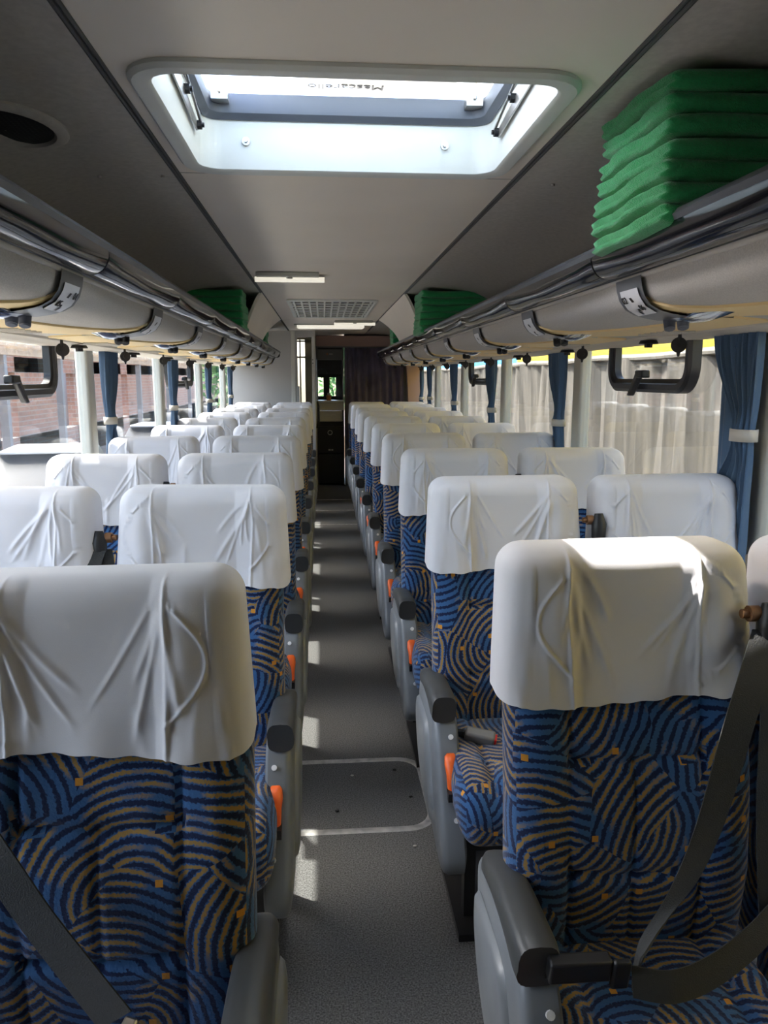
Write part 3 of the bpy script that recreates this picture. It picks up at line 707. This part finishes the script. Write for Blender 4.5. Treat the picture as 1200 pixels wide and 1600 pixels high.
def backshell_mb():
    m = MB(); rings = []
    for z in np.linspace(.38, 1.12, 10):
        y = float(lean(z))+.100; rings.append([(-.19, y, z), (-.20, y+.012, z), (-.17, y+.028, z), (.17, y+.028, z), (.20, y+.012, z), (.19, y, z)])
    m.loft(rings); return m
def recv_mb():   # short stalk buckle beside the cushion, on the inner side
    m = MB(); m.tube([(.19, -.10, .40), (.17, -.14, .47), (.15, -.17, .49)], .012, 8); return m
PMESH = {s: dict(side_panel=mesh_mb('side_panel', panel_mb(), PANEL, s, 50), armrest=mesh_mb('armrest', arm_mb(), ARM, s, 50), recline_lever=mesh_mb('recline_lever', lever_mb(), ORANGE, s, 60),
     lever_slot=mesh_mb('lever_slot', slot_mb(), BLACK, s), screw=mesh_mb('screw', screws_mb(0), LABELM, s), screw_low=mesh_mb('screw', screws_mb(1), LABELM, s), base_frame=mesh_mb('base_frame', base_mb(), BLACK, s), back_shell=mesh_mb('back_shell', backshell_mb(), CABIN, s)) for s in (1, -1)}
def cp(name, me, parent):
    o = D.objects.new(name, me); C.objects.link(o); o.parent = parent; return o
SEATS = {}
vv = 0
for side, nm, xa, xw, T0 in ((1, 'right', .535, 1.025, 1.27), (-1, 'left', -.335, -.83, 1.13)):
    for k in range(10):
        T = T0+PITCH*k if side > 0 else T0+.93+PITCH*(k-1) if k else T0
        if side > 0 and k: T = 2.19+PITCH*(k-1)*.998
        for kind, x in (('aisle', xa), ('window', xw)):
            if side < 0 and k == 9 and False: continue
            s = side
            if side > 0 and k == 0 and kind == 'window': x -= .03
            st = empty('coach_seat', (x, T+.0, 0)); SEATS[(side, k, kind)] = st
            rowt = ['nearest row', 'second row', 'third row', 'fourth row', 'fifth row', 'sixth row', 'seventh row', 'eighth row', 'ninth row', 'last row'][k]
            tag(st, 'blue patterned seat with white cover, %s seat, %s, %s side' % (kind, rowt, nm), 'seat', 'coach seats %s of the aisle' % nm)
            if k > 0 or True:
                rs = random.Random(vv*7+3); st.rotation_euler = (0, 0, rs.uniform(-.02, .02) if k else 0)
            cp('cushion', CUSH, st); cp('backrest', BACK, st); co = cp('headrest_cover', COV[(vv % NV, s)], st); vv += 1
            co.rotation_euler = (0, random.Random(vv).uniform(-.012, .012), 0)
            cp('base_frame', PMESH[s]['base_frame'], st); cp('back_shell', PMESH[s]['back_shell'], st)
            if kind == 'aisle':
                p = cp('side_panel', PMESH[s]['side_panel'], st); cp('armrest', PMESH[s]['armrest'], st)
                cp('recline_lever', PMESH[s]['recline_lever'], p); cp('lever_slot', PMESH[s]['lever_slot'], p); cp('screw', PMESH[s]['screw'], p); cp('screw', PMESH[s]['screw_low'], p)
# ---- seat belts: flat ribbons in world space, parented to their seat
def ribbon(name, seat, pts, wd, m=BELT, sub=8, thick=.0016):
    """pts: (x,y,z, wx,wy,wz) centre line and width direction"""
    P_ = [np.array(p[:3], float) for p in pts]; W = [np.array(p[3:], float)/np.linalg.norm(p[3:]) for p in pts]; n = len(P_)
    cr = []
    for i in range(n-1):
        p0, p1, p2, p3 = P_[max(i-1, 0)], P_[i], P_[i+1], P_[min(i+2, n-1)]
        for j in range(sub+(i == n-2)):
            t = j/sub; c = .5*((2*p1)+(-p0+p2)*t+(2*p0-5*p1+4*p2-p3)*t*t+(-p0+3*p1-3*p2+p3)*t**3); cr.append((c, W[i]*(1-t)+W[i+1]*t))
    rings = []
    for i, (c, w_) in enumerate(cr):
        w_ = w_/np.linalg.norm(w_); t = cr[min(i+1, len(cr)-1)][0]-cr[max(i-1, 0)][0]; nn = np.cross(w_, t); nn /= np.linalg.norm(nn)+1e-9
        rings.append([c-w_*wd/2+nn*thick, c+w_*wd/2+nn*thick, c+w_*wd/2-nn*thick, c-w_*wd/2-nn*thick])
    mb = MB(); mb.loft(rings); o = mb.build(name, m, seat, sm=True, ang=40); o.location = -Vector(seat.location); return o
def sp_box(name, seat, c, h, rot, m, bev=.004):
    mb = MB(); mb.box(-h[0], h[0], -h[1], h[1], -h[2], h[2]); o = mb.build(name, m, seat, bev=bev)
    o.location = Vector(c)-Vector(seat.location); o.rotation_euler = rot; return o
def anchor(seat, c, dirx):
    """belt loop mount at shoulder height between two seats"""
    mb = MB(); c = Vector(c)
    mb.tube([c, c+Vector((dirx*.055, 0, 0))], .008, 10); mb.tube([c+Vector((dirx*.012, 0, 0)), c+Vector((dirx*.03, 0, 0))], .014, 12)
    o = mb.build('belt_bolt', BRASS, seat, sm=True, ang=40); o.location = -Vector(seat.location)
    mb = MB(); q = c+Vector((dirx*.045, 0, -.03))
    mb.tube([q+Vector((0, -.006, .05)), q+Vector((0, -.012, .02)), q+Vector((0, -.012, -.02)), q+Vector((0, -.006, -.05))], [.012, .022, .020, .012], 12)
    mb.tube([q+Vector((-.028, -.02, -.03)), q+Vector((.028, -.02, -.03))], .006, 8)
    o = mb.build('belt_guide', BLACK, seat, sm=True); o.location = -Vector(seat.location)
R1 = SEATS[(1, 0, 'aisle')]; R1.rotation_euler = (0, 0, 0); L1 = SEATS[(-1, 0, 'aisle')]
anchor(R1, (.705, 1.205, 1.055), 1)
ribbon('shoulder_belt', R1, [(.745, 1.19, 1.03, 1, -.2, 0), (.695, 1.14, .96, 1, -.1, 0), (.665, 1.12, .886, 1, -.1, 0), (.622, 1.10, .741, 1, 0, .15), (.569, 1.07, .652, 1, 0, .35), (.506, 1.04, .591, .8, 0, .6), (.462, .99, .562, .3, .2, .9)], .050)
ribbon('retractor_belt', R1, [(.765, 1.20, 1.02, 1, .2, 0), (.755, 1.17, .88, 1, .1, 0), (.752, 1.15, .70, 1, .1, 0), (.745, 1.10, .52, 1, .1, 0)], .046)
ribbon('lap_belt', R1, [(.453, .985, .555, 0, .3, 1), (.513, .98, .546, 0, .4, 1), (.583, 1.0, .548, 0, .5, 1), (.66, 1.03, .568, .0, .6, 1), (.72, 1.06, .59, 0, .6, 1), (.76, 1.10, .57, 0, .6, 1)], .046)
sp_box('belt_buckle', R1, (.375, 1.0, .571), (.048, .012, .020), (.2, 0, 0), BLACK); sp_box('belt_tongue', R1, (.437, .992, .563), (.014, .006, .027), (.2, 0, 0), BLACK)
mb = MB(); mb.tube([(.325, 1.06, .50), (.335, 1.02, .55), (.345, 1.005, .57)], .011); o = mb.build('buckle_stalk', BLACK, R1, sm=True); o.location = -Vector(R1.location)
ribbon('shoulder_belt', L1, [(-.54, 1.02, .93, 1, 0, .3), (-.51, 1.02, .87, 1, 0, .3), (-.456, 1.0, .792, 1, 0, .4), (-.407, .985, .717, 1, 0, .5), (-.346, .96, .647, 1, 0, .6), (-.29, .93, .595, 1, 0, .6)], .05)
sp_box('belt_buckle', L1, (-.225, .90, .562), (.05, .02, .016), (.3, .1, -.3), CABIN); sp_box('belt_tongue', L1, (-.272, .905, .588), (.010, .022, .016), (.3, .1, -.3), METAL)
sp_box('release_button', L1, (-.262, .893, .592), (.006, .014, .012), (.3, .1, -.3), RED, .002)
R2 = SEATS[(1, 1, 'aisle')]; L2 = SEATS[(-1, 1, 'aisle')]
R2.rotation_euler = L2.rotation_euler = (0, 0, 0)
mb = MB(); mb.tube([(.335, 2.03, .45), (.365, 1.99, .47), (.385, 1.97, .475)], .014, 8); o = mb.build('buckle_stalk', BLACK, R2, sm=True); o.location = -Vector(R2.location)
sp_box('belt_buckle', R2, (.42, 1.955, .475), (.042, .016, .020), (.5, .15, -.25), CABIN, .007); sp_box('release_button', R2, (.457, 1.942, .470), (.007, .011, .013), (.5, .15, -.25), RED, .002)
anchor(L2, (-.553, 2.06, 1.03), -1)
ribbon('shoulder_belt', L2, [(-.60, 2.03, 1.0, 1, .2, 0), (-.62, 1.99, .93, 1, .1, 0), (-.66, 1.96, .86, 1, .1, .2), (-.70, 1.95, .78, 1, .1, .2)], .046)
ribbon('retractor_belt', L2, [(-.585, 2.05, 1.0, 1, .2, 0), (-.565, 2.01, .92, 1, .1, 0), (-.56, 2.0, .8, 1, .1, 0)], .040)
anchor(R2, (.755, 2.16, 1.04), 1)
for sd, k in ((1, 2), (-1, 2), (1, 3)):
    s_ = SEATS[(sd, k, 'aisle')]; s_.rotation_euler = (0, 0, 0); anchor(s_, (s_.location.x+sd*.22, s_.location.y-.0, 1.04), sd)
W1 = SEATS[(1, 0, 'window')]
ribbon('shoulder_belt', W1, [(.835, 1.17, 1.06, 1, .2, 0), (.86, 1.12, .96, 1, .1, 0), (.90, 1.1, .8, 1, .1, 0), (.95, 1.08, .65, 1, .1, .2)], .046)

# ------------------------------------------------------------------ curtains
def curtain(side, y0, y1, ytie, seed, lab, z0=.82, z1=1.60, ztie=1.25, wt=1.150, flat=0):
    c = empty('window_curtain', (wx(side, wt), (y0+y1)/2, z0)); base = Vector(c.location); rs = random.Random(seed)
    n = 90; nz = 34; folds = rs.uniform(6, 8); ph = rs.random()*6; rows = []
    for j in range(nz+1):
        z = z0+(z1-z0)*j/nz; g = math.exp(-((z-ztie)/.16)**2); g2 = math.exp(-((z-ztie)/.05)**2)
        lo = .30 if z < ztie else 0
        g = max(g, .55*math.exp(-((z-ztie)/.40)**2) if z < ztie else 0)
        row = []
        for i in range(n+1):
            u = i/n; yw = y0+(y1-y0)*u; yt = ytie+(u-.5)*.075
            y = yw*(1-g)+yt*g; amp = .016*(1-.3*g)
            w_ = wt+amp*sin(2*pi*folds*u+ph+.8*sin(z*3+ph))+.006*sin(2*pi*folds*2.3*u+z*5)-.02*g2*sin(pi*u)
            row.append(Vector(lam(side, w_, y, z))-base)
        rows.append(row)
    m = MB(); m.loft(rows, closed=False, caps=False); o = m.build('curtain_cloth', CURT, c, sm=True)
    so_ = o.modifiers.new('s', 'SOLIDIFY'); so_.thickness = .002
    m = MB(); rings = []
    for dz in (-.018, .018):
        rings.append([Vector(lam(side, wt+.032*sin(a)*1.0-.004, ytie+.047*cos(a), ztie+dz))-base for a in np.linspace(0, 2*pi, 20, endpoint=False)])
    m.loft(rings, caps=False); o = m.build('tie_band', TIE, c, sm=True); so_ = o.modifiers.new('s', 'SOLIDIFY'); so_.thickness = .003
    return tag(c, lab, 'curtain', 'window curtains')
for k in range(1, 6):
    y = PYS[1][k]; yl = PYS[-1][k]
    if k == 1: curtain(1, y-.05, y+.20, y+.0, 5, 'wide blue curtain tied back beside the nearest right window, at the right edge', ztie=1.285)
    else: curtain(1, y+.06, y+.31, y+.12, 5+k, 'blue tied curtain by the cream pillar on the right, %s from the camera' % ORD[k-1], ztie=1.22)
    if k >= 2 or True:
        if k == 1: continue
        curtain(-1, yl+.06, yl+.30, yl+.12, 15+k, 'blue tied curtain by the cream pillar on the left, %s from the camera' % ORD[k-2], ztie=1.24)
m = MB(); rows = []
for j in range(20):
    z = .85+.75*j/19; rows.append([lam(1, 1.172+.006*sin(i*.5+z*2)+.004*sin(i*.17), 2.20+.155*i/40+.01*(z-1.2), z) for i in range(41)])
m.loft(rows, closed=False, caps=False); o = m.build('window_curtain', CURT, None, sm=True); so_ = o.modifiers.new('s', 'SOLIDIFY'); so_.thickness = .002
tag(o, 'flat hanging blue curtain panel just beyond the tied curtain at the right edge', 'curtain', 'window curtains')
curtain(1, 9.55, 9.72, 9.62, 44, 'narrow pale blue curtain beside the pink wall panel at the rear right', ztie=1.2)

# ------------------------------------------------------------------ rear of the bus
YB = 9.80
# left partition of the toilet
m = MB(); m.box(XL, -.385, YB, YB+.03, 0, CZ+.02)
struct(m.build('wall_rear_left', WALL, None), 'plain grey partition wall at the rear left')
m = MB(); m.box(-.385, -.33, YB-.015, YB+.04, 0, CZ); struct(m.build('trim_31', PILLAR, None, bev=.006), 'vertical post beside the toilet door')
m = MB(); m.box(-.33, -.09, YB, YB+.03, 1.95, CZ+.02); m.box(-.33, -.305, YB, YB+.03, 0, 1.95); m.box(-.325, -.285, YB-.02, YB+.03, 0, 1.35); struct(m.build('trim_32', WALL, None), 'door frame of the rear compartment')
# compartment beyond the doorway: its rear wall carries a window with a cream frame
YR = 11.55
m = MB(); m.box(-.10, -.08, YB+.03, YR, 0, CZ+.02); struct(m.build('wall_toilet_side', WALL, None), 'side wall of the toilet compartment')
m = MB(); m.box(XL, -.42, YR, YR+.04, 0, CZ); m.box(-.42, -.10, YR, YR+.04, 0, 1.02); m.box(-.42, -.10, YR, YR+.04, 2.0, CZ); struct(m.build('wall_rear_toilet', CREAMD, None), 'cream rear wall of the compartment')
wd_ = struct(empty('window_21', (0, 0, 0)), 'bright cream framed pane seen through the rear left doorway')
m = MB()
m.box(-.25, -.10, YR-.02, YR+.02, 1.02, 2.0)
for a in (-.42, -.33): m.box(a, a+.022, YR-.02, YR+.02, 1.02, 2.0)
for z in (1.02, 1.75, 1.98): m.box(-.42, -.10, YR-.02, YR+.02, z-.012, z+.012)
m.build('window_frame', CREAMD, wd_); m = MB(); m.box(-.42, -.10, YR+.01, YR+.015, 1.02, 2.0); m.build('glass', GLASS, wd_)
# open door leaf seen edge on
dr = struct(empty('door_1', (-.09, YB, 0)), 'open grey door leaf standing beside the aisle at the rear')
o = box('door_leaf', CABIN, dr, -.03, .008, -.62, -.01, .03, 1.93, bev=.004); o.data.materials[0] = WALL
m = MB(); m.tube([(.03, -.55, 1.18), (.045, -.55, 1.12), (.045, -.55, .95), (.02, -.55, .86)], .010, 8); m.build('door_handle', BLACK, dr, sm=True)
for z in (1.62, 1.66):
    m = MB(); m.disc((-.018, -.625, z), (0, 1, 0), .007, .006, 10); m.build('screw', BLACK, dr)
# galley unit
gal = empty('galley_cabinet', (.10, 10.5, 0)); tag(gal, 'tall dark galley cabinet with steel counter and fridge at the end of the aisle', 'cabinet')
gx0, gx1 = -.175, .19
m = MB(); m.box(gx0, gx0+.015, 0, .5, 0, 1.93); m.box(gx1-.012, gx1, 0, .5, 0, 1.93); m.build('cabinet_side', CABIN, gal)
u = box('upper_panel', CABIN, gal, gx0, gx1, .0, .1, 1.69, 1.83, bev=.004)
m = MB(); m.tube([(-.03, -.004, 1.765), (-.03, -.002, 1.765)], .014, 12); m.build('round_emblem', mat('emblem_orange', (.5, .2, .08), .4), u)
m = MB(); m.box(-.005, .045, -.003, .0, 1.758, 1.772); m.build('emblem_bar', TIE, u)
# dark back with two pane openings
m = MB(); zz0, zz1 = 1.20, 1.46
m.box(gx0, gx1, .45, .47, zz1, 1.90); m.box(gx0, gx1, .45, .47, 1.13, zz0); m.box(-.085, .0, .45, .47, zz0, zz1); m.box(.09, gx1, .45, .47, zz0, zz1)
m.build('niche_back', FRIDGE, gal)
m = MB(); m.box(gx0, gx1, .44, .445, 1.15, 1.50); m.build('niche_pane', GLASS, gal)
m = MB(); m.tube([(-.11+.075*cos(a), .40, 1.50+.075*sin(a)) for a in np.linspace(0, pi, 14)], .008, 8); m.build('hoop_handle', PSUM, gal, sm=True)
box('counter', COUNTER, gal, gx0, gx1, -.03, .44, 1.12, 1.15, bev=.004)
box('counter_front', COUNTER, gal, gx0+.01, gx1-.01, -.005, .02, 1.02, 1.12)
d = box('drawer', COUNTER, gal, gx0+.01, gx1-.03, -.02, .3, .87, 1.01, bev=.004); m = MB(); m.tube([(-.06, -.035, .955), (.07, -.035, .955)], .006, 8); m.build('drawer_handle', METAL, d, sm=True)
box('dark_recess', FRIDGE, gal, gx0+.01, gx1-.01, .03, .3, .80, .87)
f = box('fridge_door', FRIDGE, gal, gx0+.01, gx1-.01, -.015, .3, .44, .80, bev=.006)
m = MB(); m.loft([[(-.005+r*cos(a), -.018, .72+r*sin(a)) for a in np.linspace(0, 2*pi, 20, endpoint=False)] for r in (.034, .024)], caps=False); m.build('round_emblem', METAL, f)
m = MB(); m.box(-.03, .0, -.018, -.016, .475, .495); m.box(.01, .035, -.018, -.016, .475, .495); m.build('sticker', TIE, f)
box('lower_door', FRIDGE, gal, gx0+.01, gx1-.01, -.01, .3, .02, .43, bev=.005)
cp_ = MB(); V, Fc = [], []; cp_.tube([(0, 0, 0), (0, 0, .07)], [.03, .037], 18); c = cp_.build('cup', mat('cup_orange', (.55, .24, .09), .5), None, sm=True, ang=40); c.location = (.085, 10.56, 1.15)
for q in range(4):
    m = MB(); m.tube([(.012*cos(q*1.7), .012*sin(q*1.7), .05), (.018*cos(q*1.7), .018*sin(q*1.7), .10)], .006, 6); m.build('cup_contents', TIE, c, sm=True)
tag(c, 'small orange cup with sticks on the galley counter', 'cup')
# shelf edge, post right of galley
m = MB(); m.box(.292, .312, 10.44, 10.5, 0, 1.83); struct(m.build('trim_33', PSUM, None), 'dark post between the galley and the rear curtain')
# rear wall and pelmet
m = MB(); m.box(.30, XR, 10.62, 10.66, 0, CZ+.02); m.box(-.08, .30, 11.0, 11.04, 0, 1.13); m.box(-.08, .30, 11.0, 11.04, 1.70, CZ+.02); struct(m.build('wall_rear', CABIN, None), 'dark rear wall behind the curtain')
m = MB(); m.box(-.08, .95, 10.40, 10.43, 1.86, CZ-.03); tag(m.build('curtain_pelmet', PELM, None, bev=.004), 'brown pink pelmet board above the dark rear curtain', 'pelmet')
m = MB(); m.box(-.08, .93, 10.36, 10.385, 1.845, 1.86); tag(m.build('pelmet_rail', PSUM, None), 'thin dark rail under the pelmet at the rear', 'rail')
cu = MB(); rows = []
for j in range(25):
    z = .55+1.31*j/24; rows.append([(.305+.79*i/110, 10.47+.022*sin(i*.48+.6*sin(z*4))+.012*sin(i*.23+z*3), z) for i in range(111)])
cu.loft(rows, closed=False, caps=False); o = cu.build('rear_curtain', CURTD, None, sm=True); s_ = o.modifiers.new('s', 'SOLIDIFY'); s_.thickness = .002
tag(o, 'dark purple curtain hanging across the rear right of the aisle', 'curtain')
m = MB(); rings = [[(1.08+.03*sin(pi*t)*1, 9.98-.0, .3+1.33*t), (XR-.005, 9.98, .3+1.33*t), (XR-.005, 10.1, .3+1.33*t), (1.08+.03*sin(pi*t), 10.1, .3+1.33*t)] for t in np.linspace(0, 1, 9)]
m.loft(rings); tag(m.build('rear_side_panel', PINKW, None, sm=True, ang=40), 'warm pink panel at the rear right between curtain and window', 'panel')

# ------------------------------------------------------------------ outside
DIRT = mat('yard_ground', (.20, .165, .14), .9, noise=(1.5, .3, 5))
struct(box('ground', DIRT, None, -30, 30, -20, 60, -1.12, -1.0), 'bare yard ground outside the bus')
def brickmat():
    m = D.materials.new('brick_wall'); m.use_nodes = True; t = m.node_tree; b = t.nodes['Principled BSDF']; b.inputs['Roughness'].default_value = .9
    tc = t.nodes.new('ShaderNodeTexCoord'); sp_ = t.nodes.new('ShaderNodeSeparateXYZ'); cb = t.nodes.new('ShaderNodeCombineXYZ')
    t.links.new(tc.outputs['Object'], sp_.inputs[0]); ad = t.nodes.new('ShaderNodeMath'); t.links.new(sp_.outputs[0], ad.inputs[0]); t.links.new(sp_.outputs[1], ad.inputs[1])
    t.links.new(ad.outputs[0], cb.inputs[0]); t.links.new(sp_.outputs[2], cb.inputs[1])
    br = t.nodes.new('ShaderNodeTexBrick'); br.inputs['Scale'].default_value = 1; br.inputs['Brick Width'].default_value = .32; br.inputs['Row Height'].default_value = .13; br.inputs['Mortar Size'].default_value = .012
    br.inputs['Color1'].default_value = (.50, .27, .20, 1); br.inputs['Color2'].default_value = (.40, .23, .17, 1); br.inputs['Mortar'].default_value = (.45, .40, .36, 1)
    t.links.new(cb.outputs[0], br.inputs['Vector']); t.links.new(br.outputs[0], b.inputs['Base Color']); return m
BR = brickmat(); WOOD = mat('bleached_wood', (.55, .40, .28), .8, noise=(8, .2, 4)); WOODG = mat('grey_wood', (.30, .28, .27), .8)
hb = empty('brick_shed', (-8.2, 6, -1.0)); tag(hb, 'brick shed with dark openings and posts outside the left windows', 'building')
m = MB(); ys = [(-6, 2.2), (3.3, 5.4), (6.6, 9.0), (10.4, 14), (15.2, 19), (20.2, 26), (27, 55)]
for a, b in ys: m.box(-.15, .15, a, b, 0, 3.0)
m.box(-.15, .15, -6, 55, 2.6, 3.04); m.box(-.15, .15, -6, 55, 0, .9); m.build('brick_wall', BR, hb)
m = MB(); m.box(-3, -2.9, -6, 55, 0, 3.6); m.build('inner_wall', WOODG, hb)
for y in (-4, -.5, 2.7, 6, 9.7, 13, 17, 21, 26, 31):
    m = MB(); m.box(1.9, 2.05, y, y+.15, 0, 3.0); m.build('post', WOODG, hb)
m = MB(); m.box(1.88, 2.06, -6, 40, 2.9, 3.05)
m.build('beam', WOOD, hb)
for i in range(96):
    m = MB(); y = -6+i*.44; m.box(-.2, 2.4, y, y+.12, 3.05, 3.12); m.build('rafter', WOOD, hb)
tag(box('bounce_slab', mat('bounce_slab_pale', (.60, .57, .52), .9, noise=(3, .1, 4)), None, -3.1, -1.25, -6, 22, -1.0, -.97), 'unseen pale bounce slab added on the ground left of the bus', 'bounce slab')  # unseen slab, added to bounce sunlight up onto the ceiling
# parked car outside left
def car(lab, loc, rz, col):
    c = empty('car', loc, rz); body = mat('car_paint_'+lab.split()[0], col, .3, coat=.5)
    # side profile lofted across the width, the cabin narrower than the body
    prof_b = [(-2.0, .35), (-2.05, .6), (-1.95, .82), (-1.1, .92), (1.25, .95), (1.85, .88), (2.0, .6), (1.95, .35)]
    rings = [[(x*sx, y*w_, z if z < .8 else z-(.04 if abs(y) > .7 else 0)) for x, z in prof_b] for y, w_, sx in ((-.84, 1, .97), (-.80, 1, 1), (.80, 1, 1), (.84, 1, .97))]
    m = MB(); m.loft(rings); m.build('body', body, c, bev=.03)
    prof_c = [(-1.15, .90), (-.45, 1.38), (.75, 1.42), (1.45, .93)]
    m = MB(); m.loft([[(x*(1 if z < 1 else .96), y*(1 if z < 1 else .82), z) for x, z in prof_c] for y in (-.76, .76)]); m.build('windows', FRIDGE, c, bev=.02)
    m = MB(); V, Fc = shell((.66, .60, .03), (.1, .1, .02), (3, 3, 2)); V = rnd(V, (.66, .60, .03), (.1, .1, .02)); m.add(V+np.array([.15, 0, 1.42]), Fc); m.build('roof', body, c, sm=True)
    for x in (-1.25, 1.25):
        for y in (-.80, .80):
            m = MB(); m.disc((x, y, .31), (0, 1, 0), .31, .2, 28); m.disc((x, y*1.02, .31), (0, 1, 0), .18, .2, 18); m.build('wheel', BLACK, c, sm=True, ang=40)
    return tag(c, lab, 'car')
car('white car parked outside the nearest left windows', (-4.0, 11.6, -1.0), 1.75, (.6, .6, .6))
car('silver car parked farther back outside the left windows', (-3.6, 17.6, -1.0), 1.6, (.5, .5, .52))
# neighbouring bus under a beige shade cloth, yellow above
nb = empty('covered_bus', (3.3, 8, -1.0)); tag(nb, 'parked bus with yellow roof band half covered by a beige cloth outside right', 'bus')
YP = mat('yellow_paint', (.36, .25, .0), .5); BP = mat('blue_paint', (.05, .35, .75), .4)
m = MB(); m.box(.12, 2.6, -9, 5.6, .4, 4.2); m.build('yellow_body', YP, nb, bev=.05)
m = MB(); m.box(.121, 2.6, 5.6, 20, .4, 4.2); m.build('blue_body', BP, nb, bev=.05)
def clothmat():
    m = mat('beige_shade_cloth', (.42, .37, .30), .95); t = m.node_tree; b = t.nodes['Principled BSDF']
    tc = t.nodes.new('ShaderNodeTexCoord'); mp = t.nodes.new('ShaderNodeMapping'); mp.inputs['Scale'].default_value = (1, 14, .9); mp.inputs['Rotation'].default_value = (.10, 0, 0)
    n = t.nodes.new('ShaderNodeTexNoise'); n.inputs['Scale'].default_value = 1.6; n.inputs['Detail'].default_value = 6
    t.links.new(tc.outputs['Object'], mp.inputs[0]); t.links.new(mp.outputs[0], n.inputs[0])
    r = t.nodes.new('ShaderNodeValToRGB'); r.color_ramp.elements[0].position = .35; r.color_ramp.elements[1].position = .72
    r.color_ramp.elements[0].color = (.048, .043, .035, 1); r.color_ramp.elements[1].color = (.098, .086, .072, 1); t.links.new(n.outputs['Fac'], r.inputs[0]); t.links.new(r.outputs[0], b.inputs['Base Color']); return m
m = MB(); rows = []
for j in range(26):
    z = .1+2.56*j/25; rows.append([(.02+.035*sin(i*.31+z*.9)+.03*sin(i*.83+z*1.4)*((j+3)/28)+.02*sin(i*1.9), -9+30*i/420, z) for i in range(421)])
m.loft(rows, closed=False, caps=False); m.build('shade_cloth', clothmat(), nb, sm=True)
m = MB(); m.tube([(.0, -9+i*.5, 2.67+.01*sin(i)) for i in range(61)], .035, 8); m.build('cloth_hem', mat('cloth_hem_grey', (.16, .145, .12), .9), nb, sm=True)
# trees behind the bus
LEAF = mat('tree_leaves', (.06, .16, .03), .8, noise=(6, .6, 3)); BARK = mat('bark', (.12, .08, .05), .9)
for k, (x, y) in enumerate(((-2.0, 20), (.8, 24))):
    tr = empty('tree', (x, y, -1.0)); rs = random.Random(k)
    m = MB(); m.tube([(0, 0, 0), (.1, 0, 1.5), (0, .1, 3)], [.2, .15, .1], 8); m.build('trunk', BARK, tr, sm=True)
    m = MB()
    for q in range(900):
        a, e_, r_ = rs.uniform(0, 2*pi), rs.uniform(-1, 1), rs.random()**.4*1.3; cc = Vector((r_*cos(a)*math.sqrt(1-e_*e_), r_*sin(a)*math.sqrt(1-e_*e_), 2.9+r_*e_*1.1))
        u_ = Vector((rs.gauss(0, 1), rs.gauss(0, 1), rs.gauss(0, 1))).normalized(); v_ = u_.orthogonal().normalized(); L_ = rs.uniform(.08, .16)
        m.add([cc-u_*L_, cc+v_*L_*.5, cc+u_*L_, cc-v_*L_*.5], [(0, 1, 2, 3)])
    m.build('foliage', LEAF, tr); tag(tr, ['leafy tree behind the bus at its rear left', 'leafy tree seen through the galley panes'][k], 'tree', 'trees behind the bus')
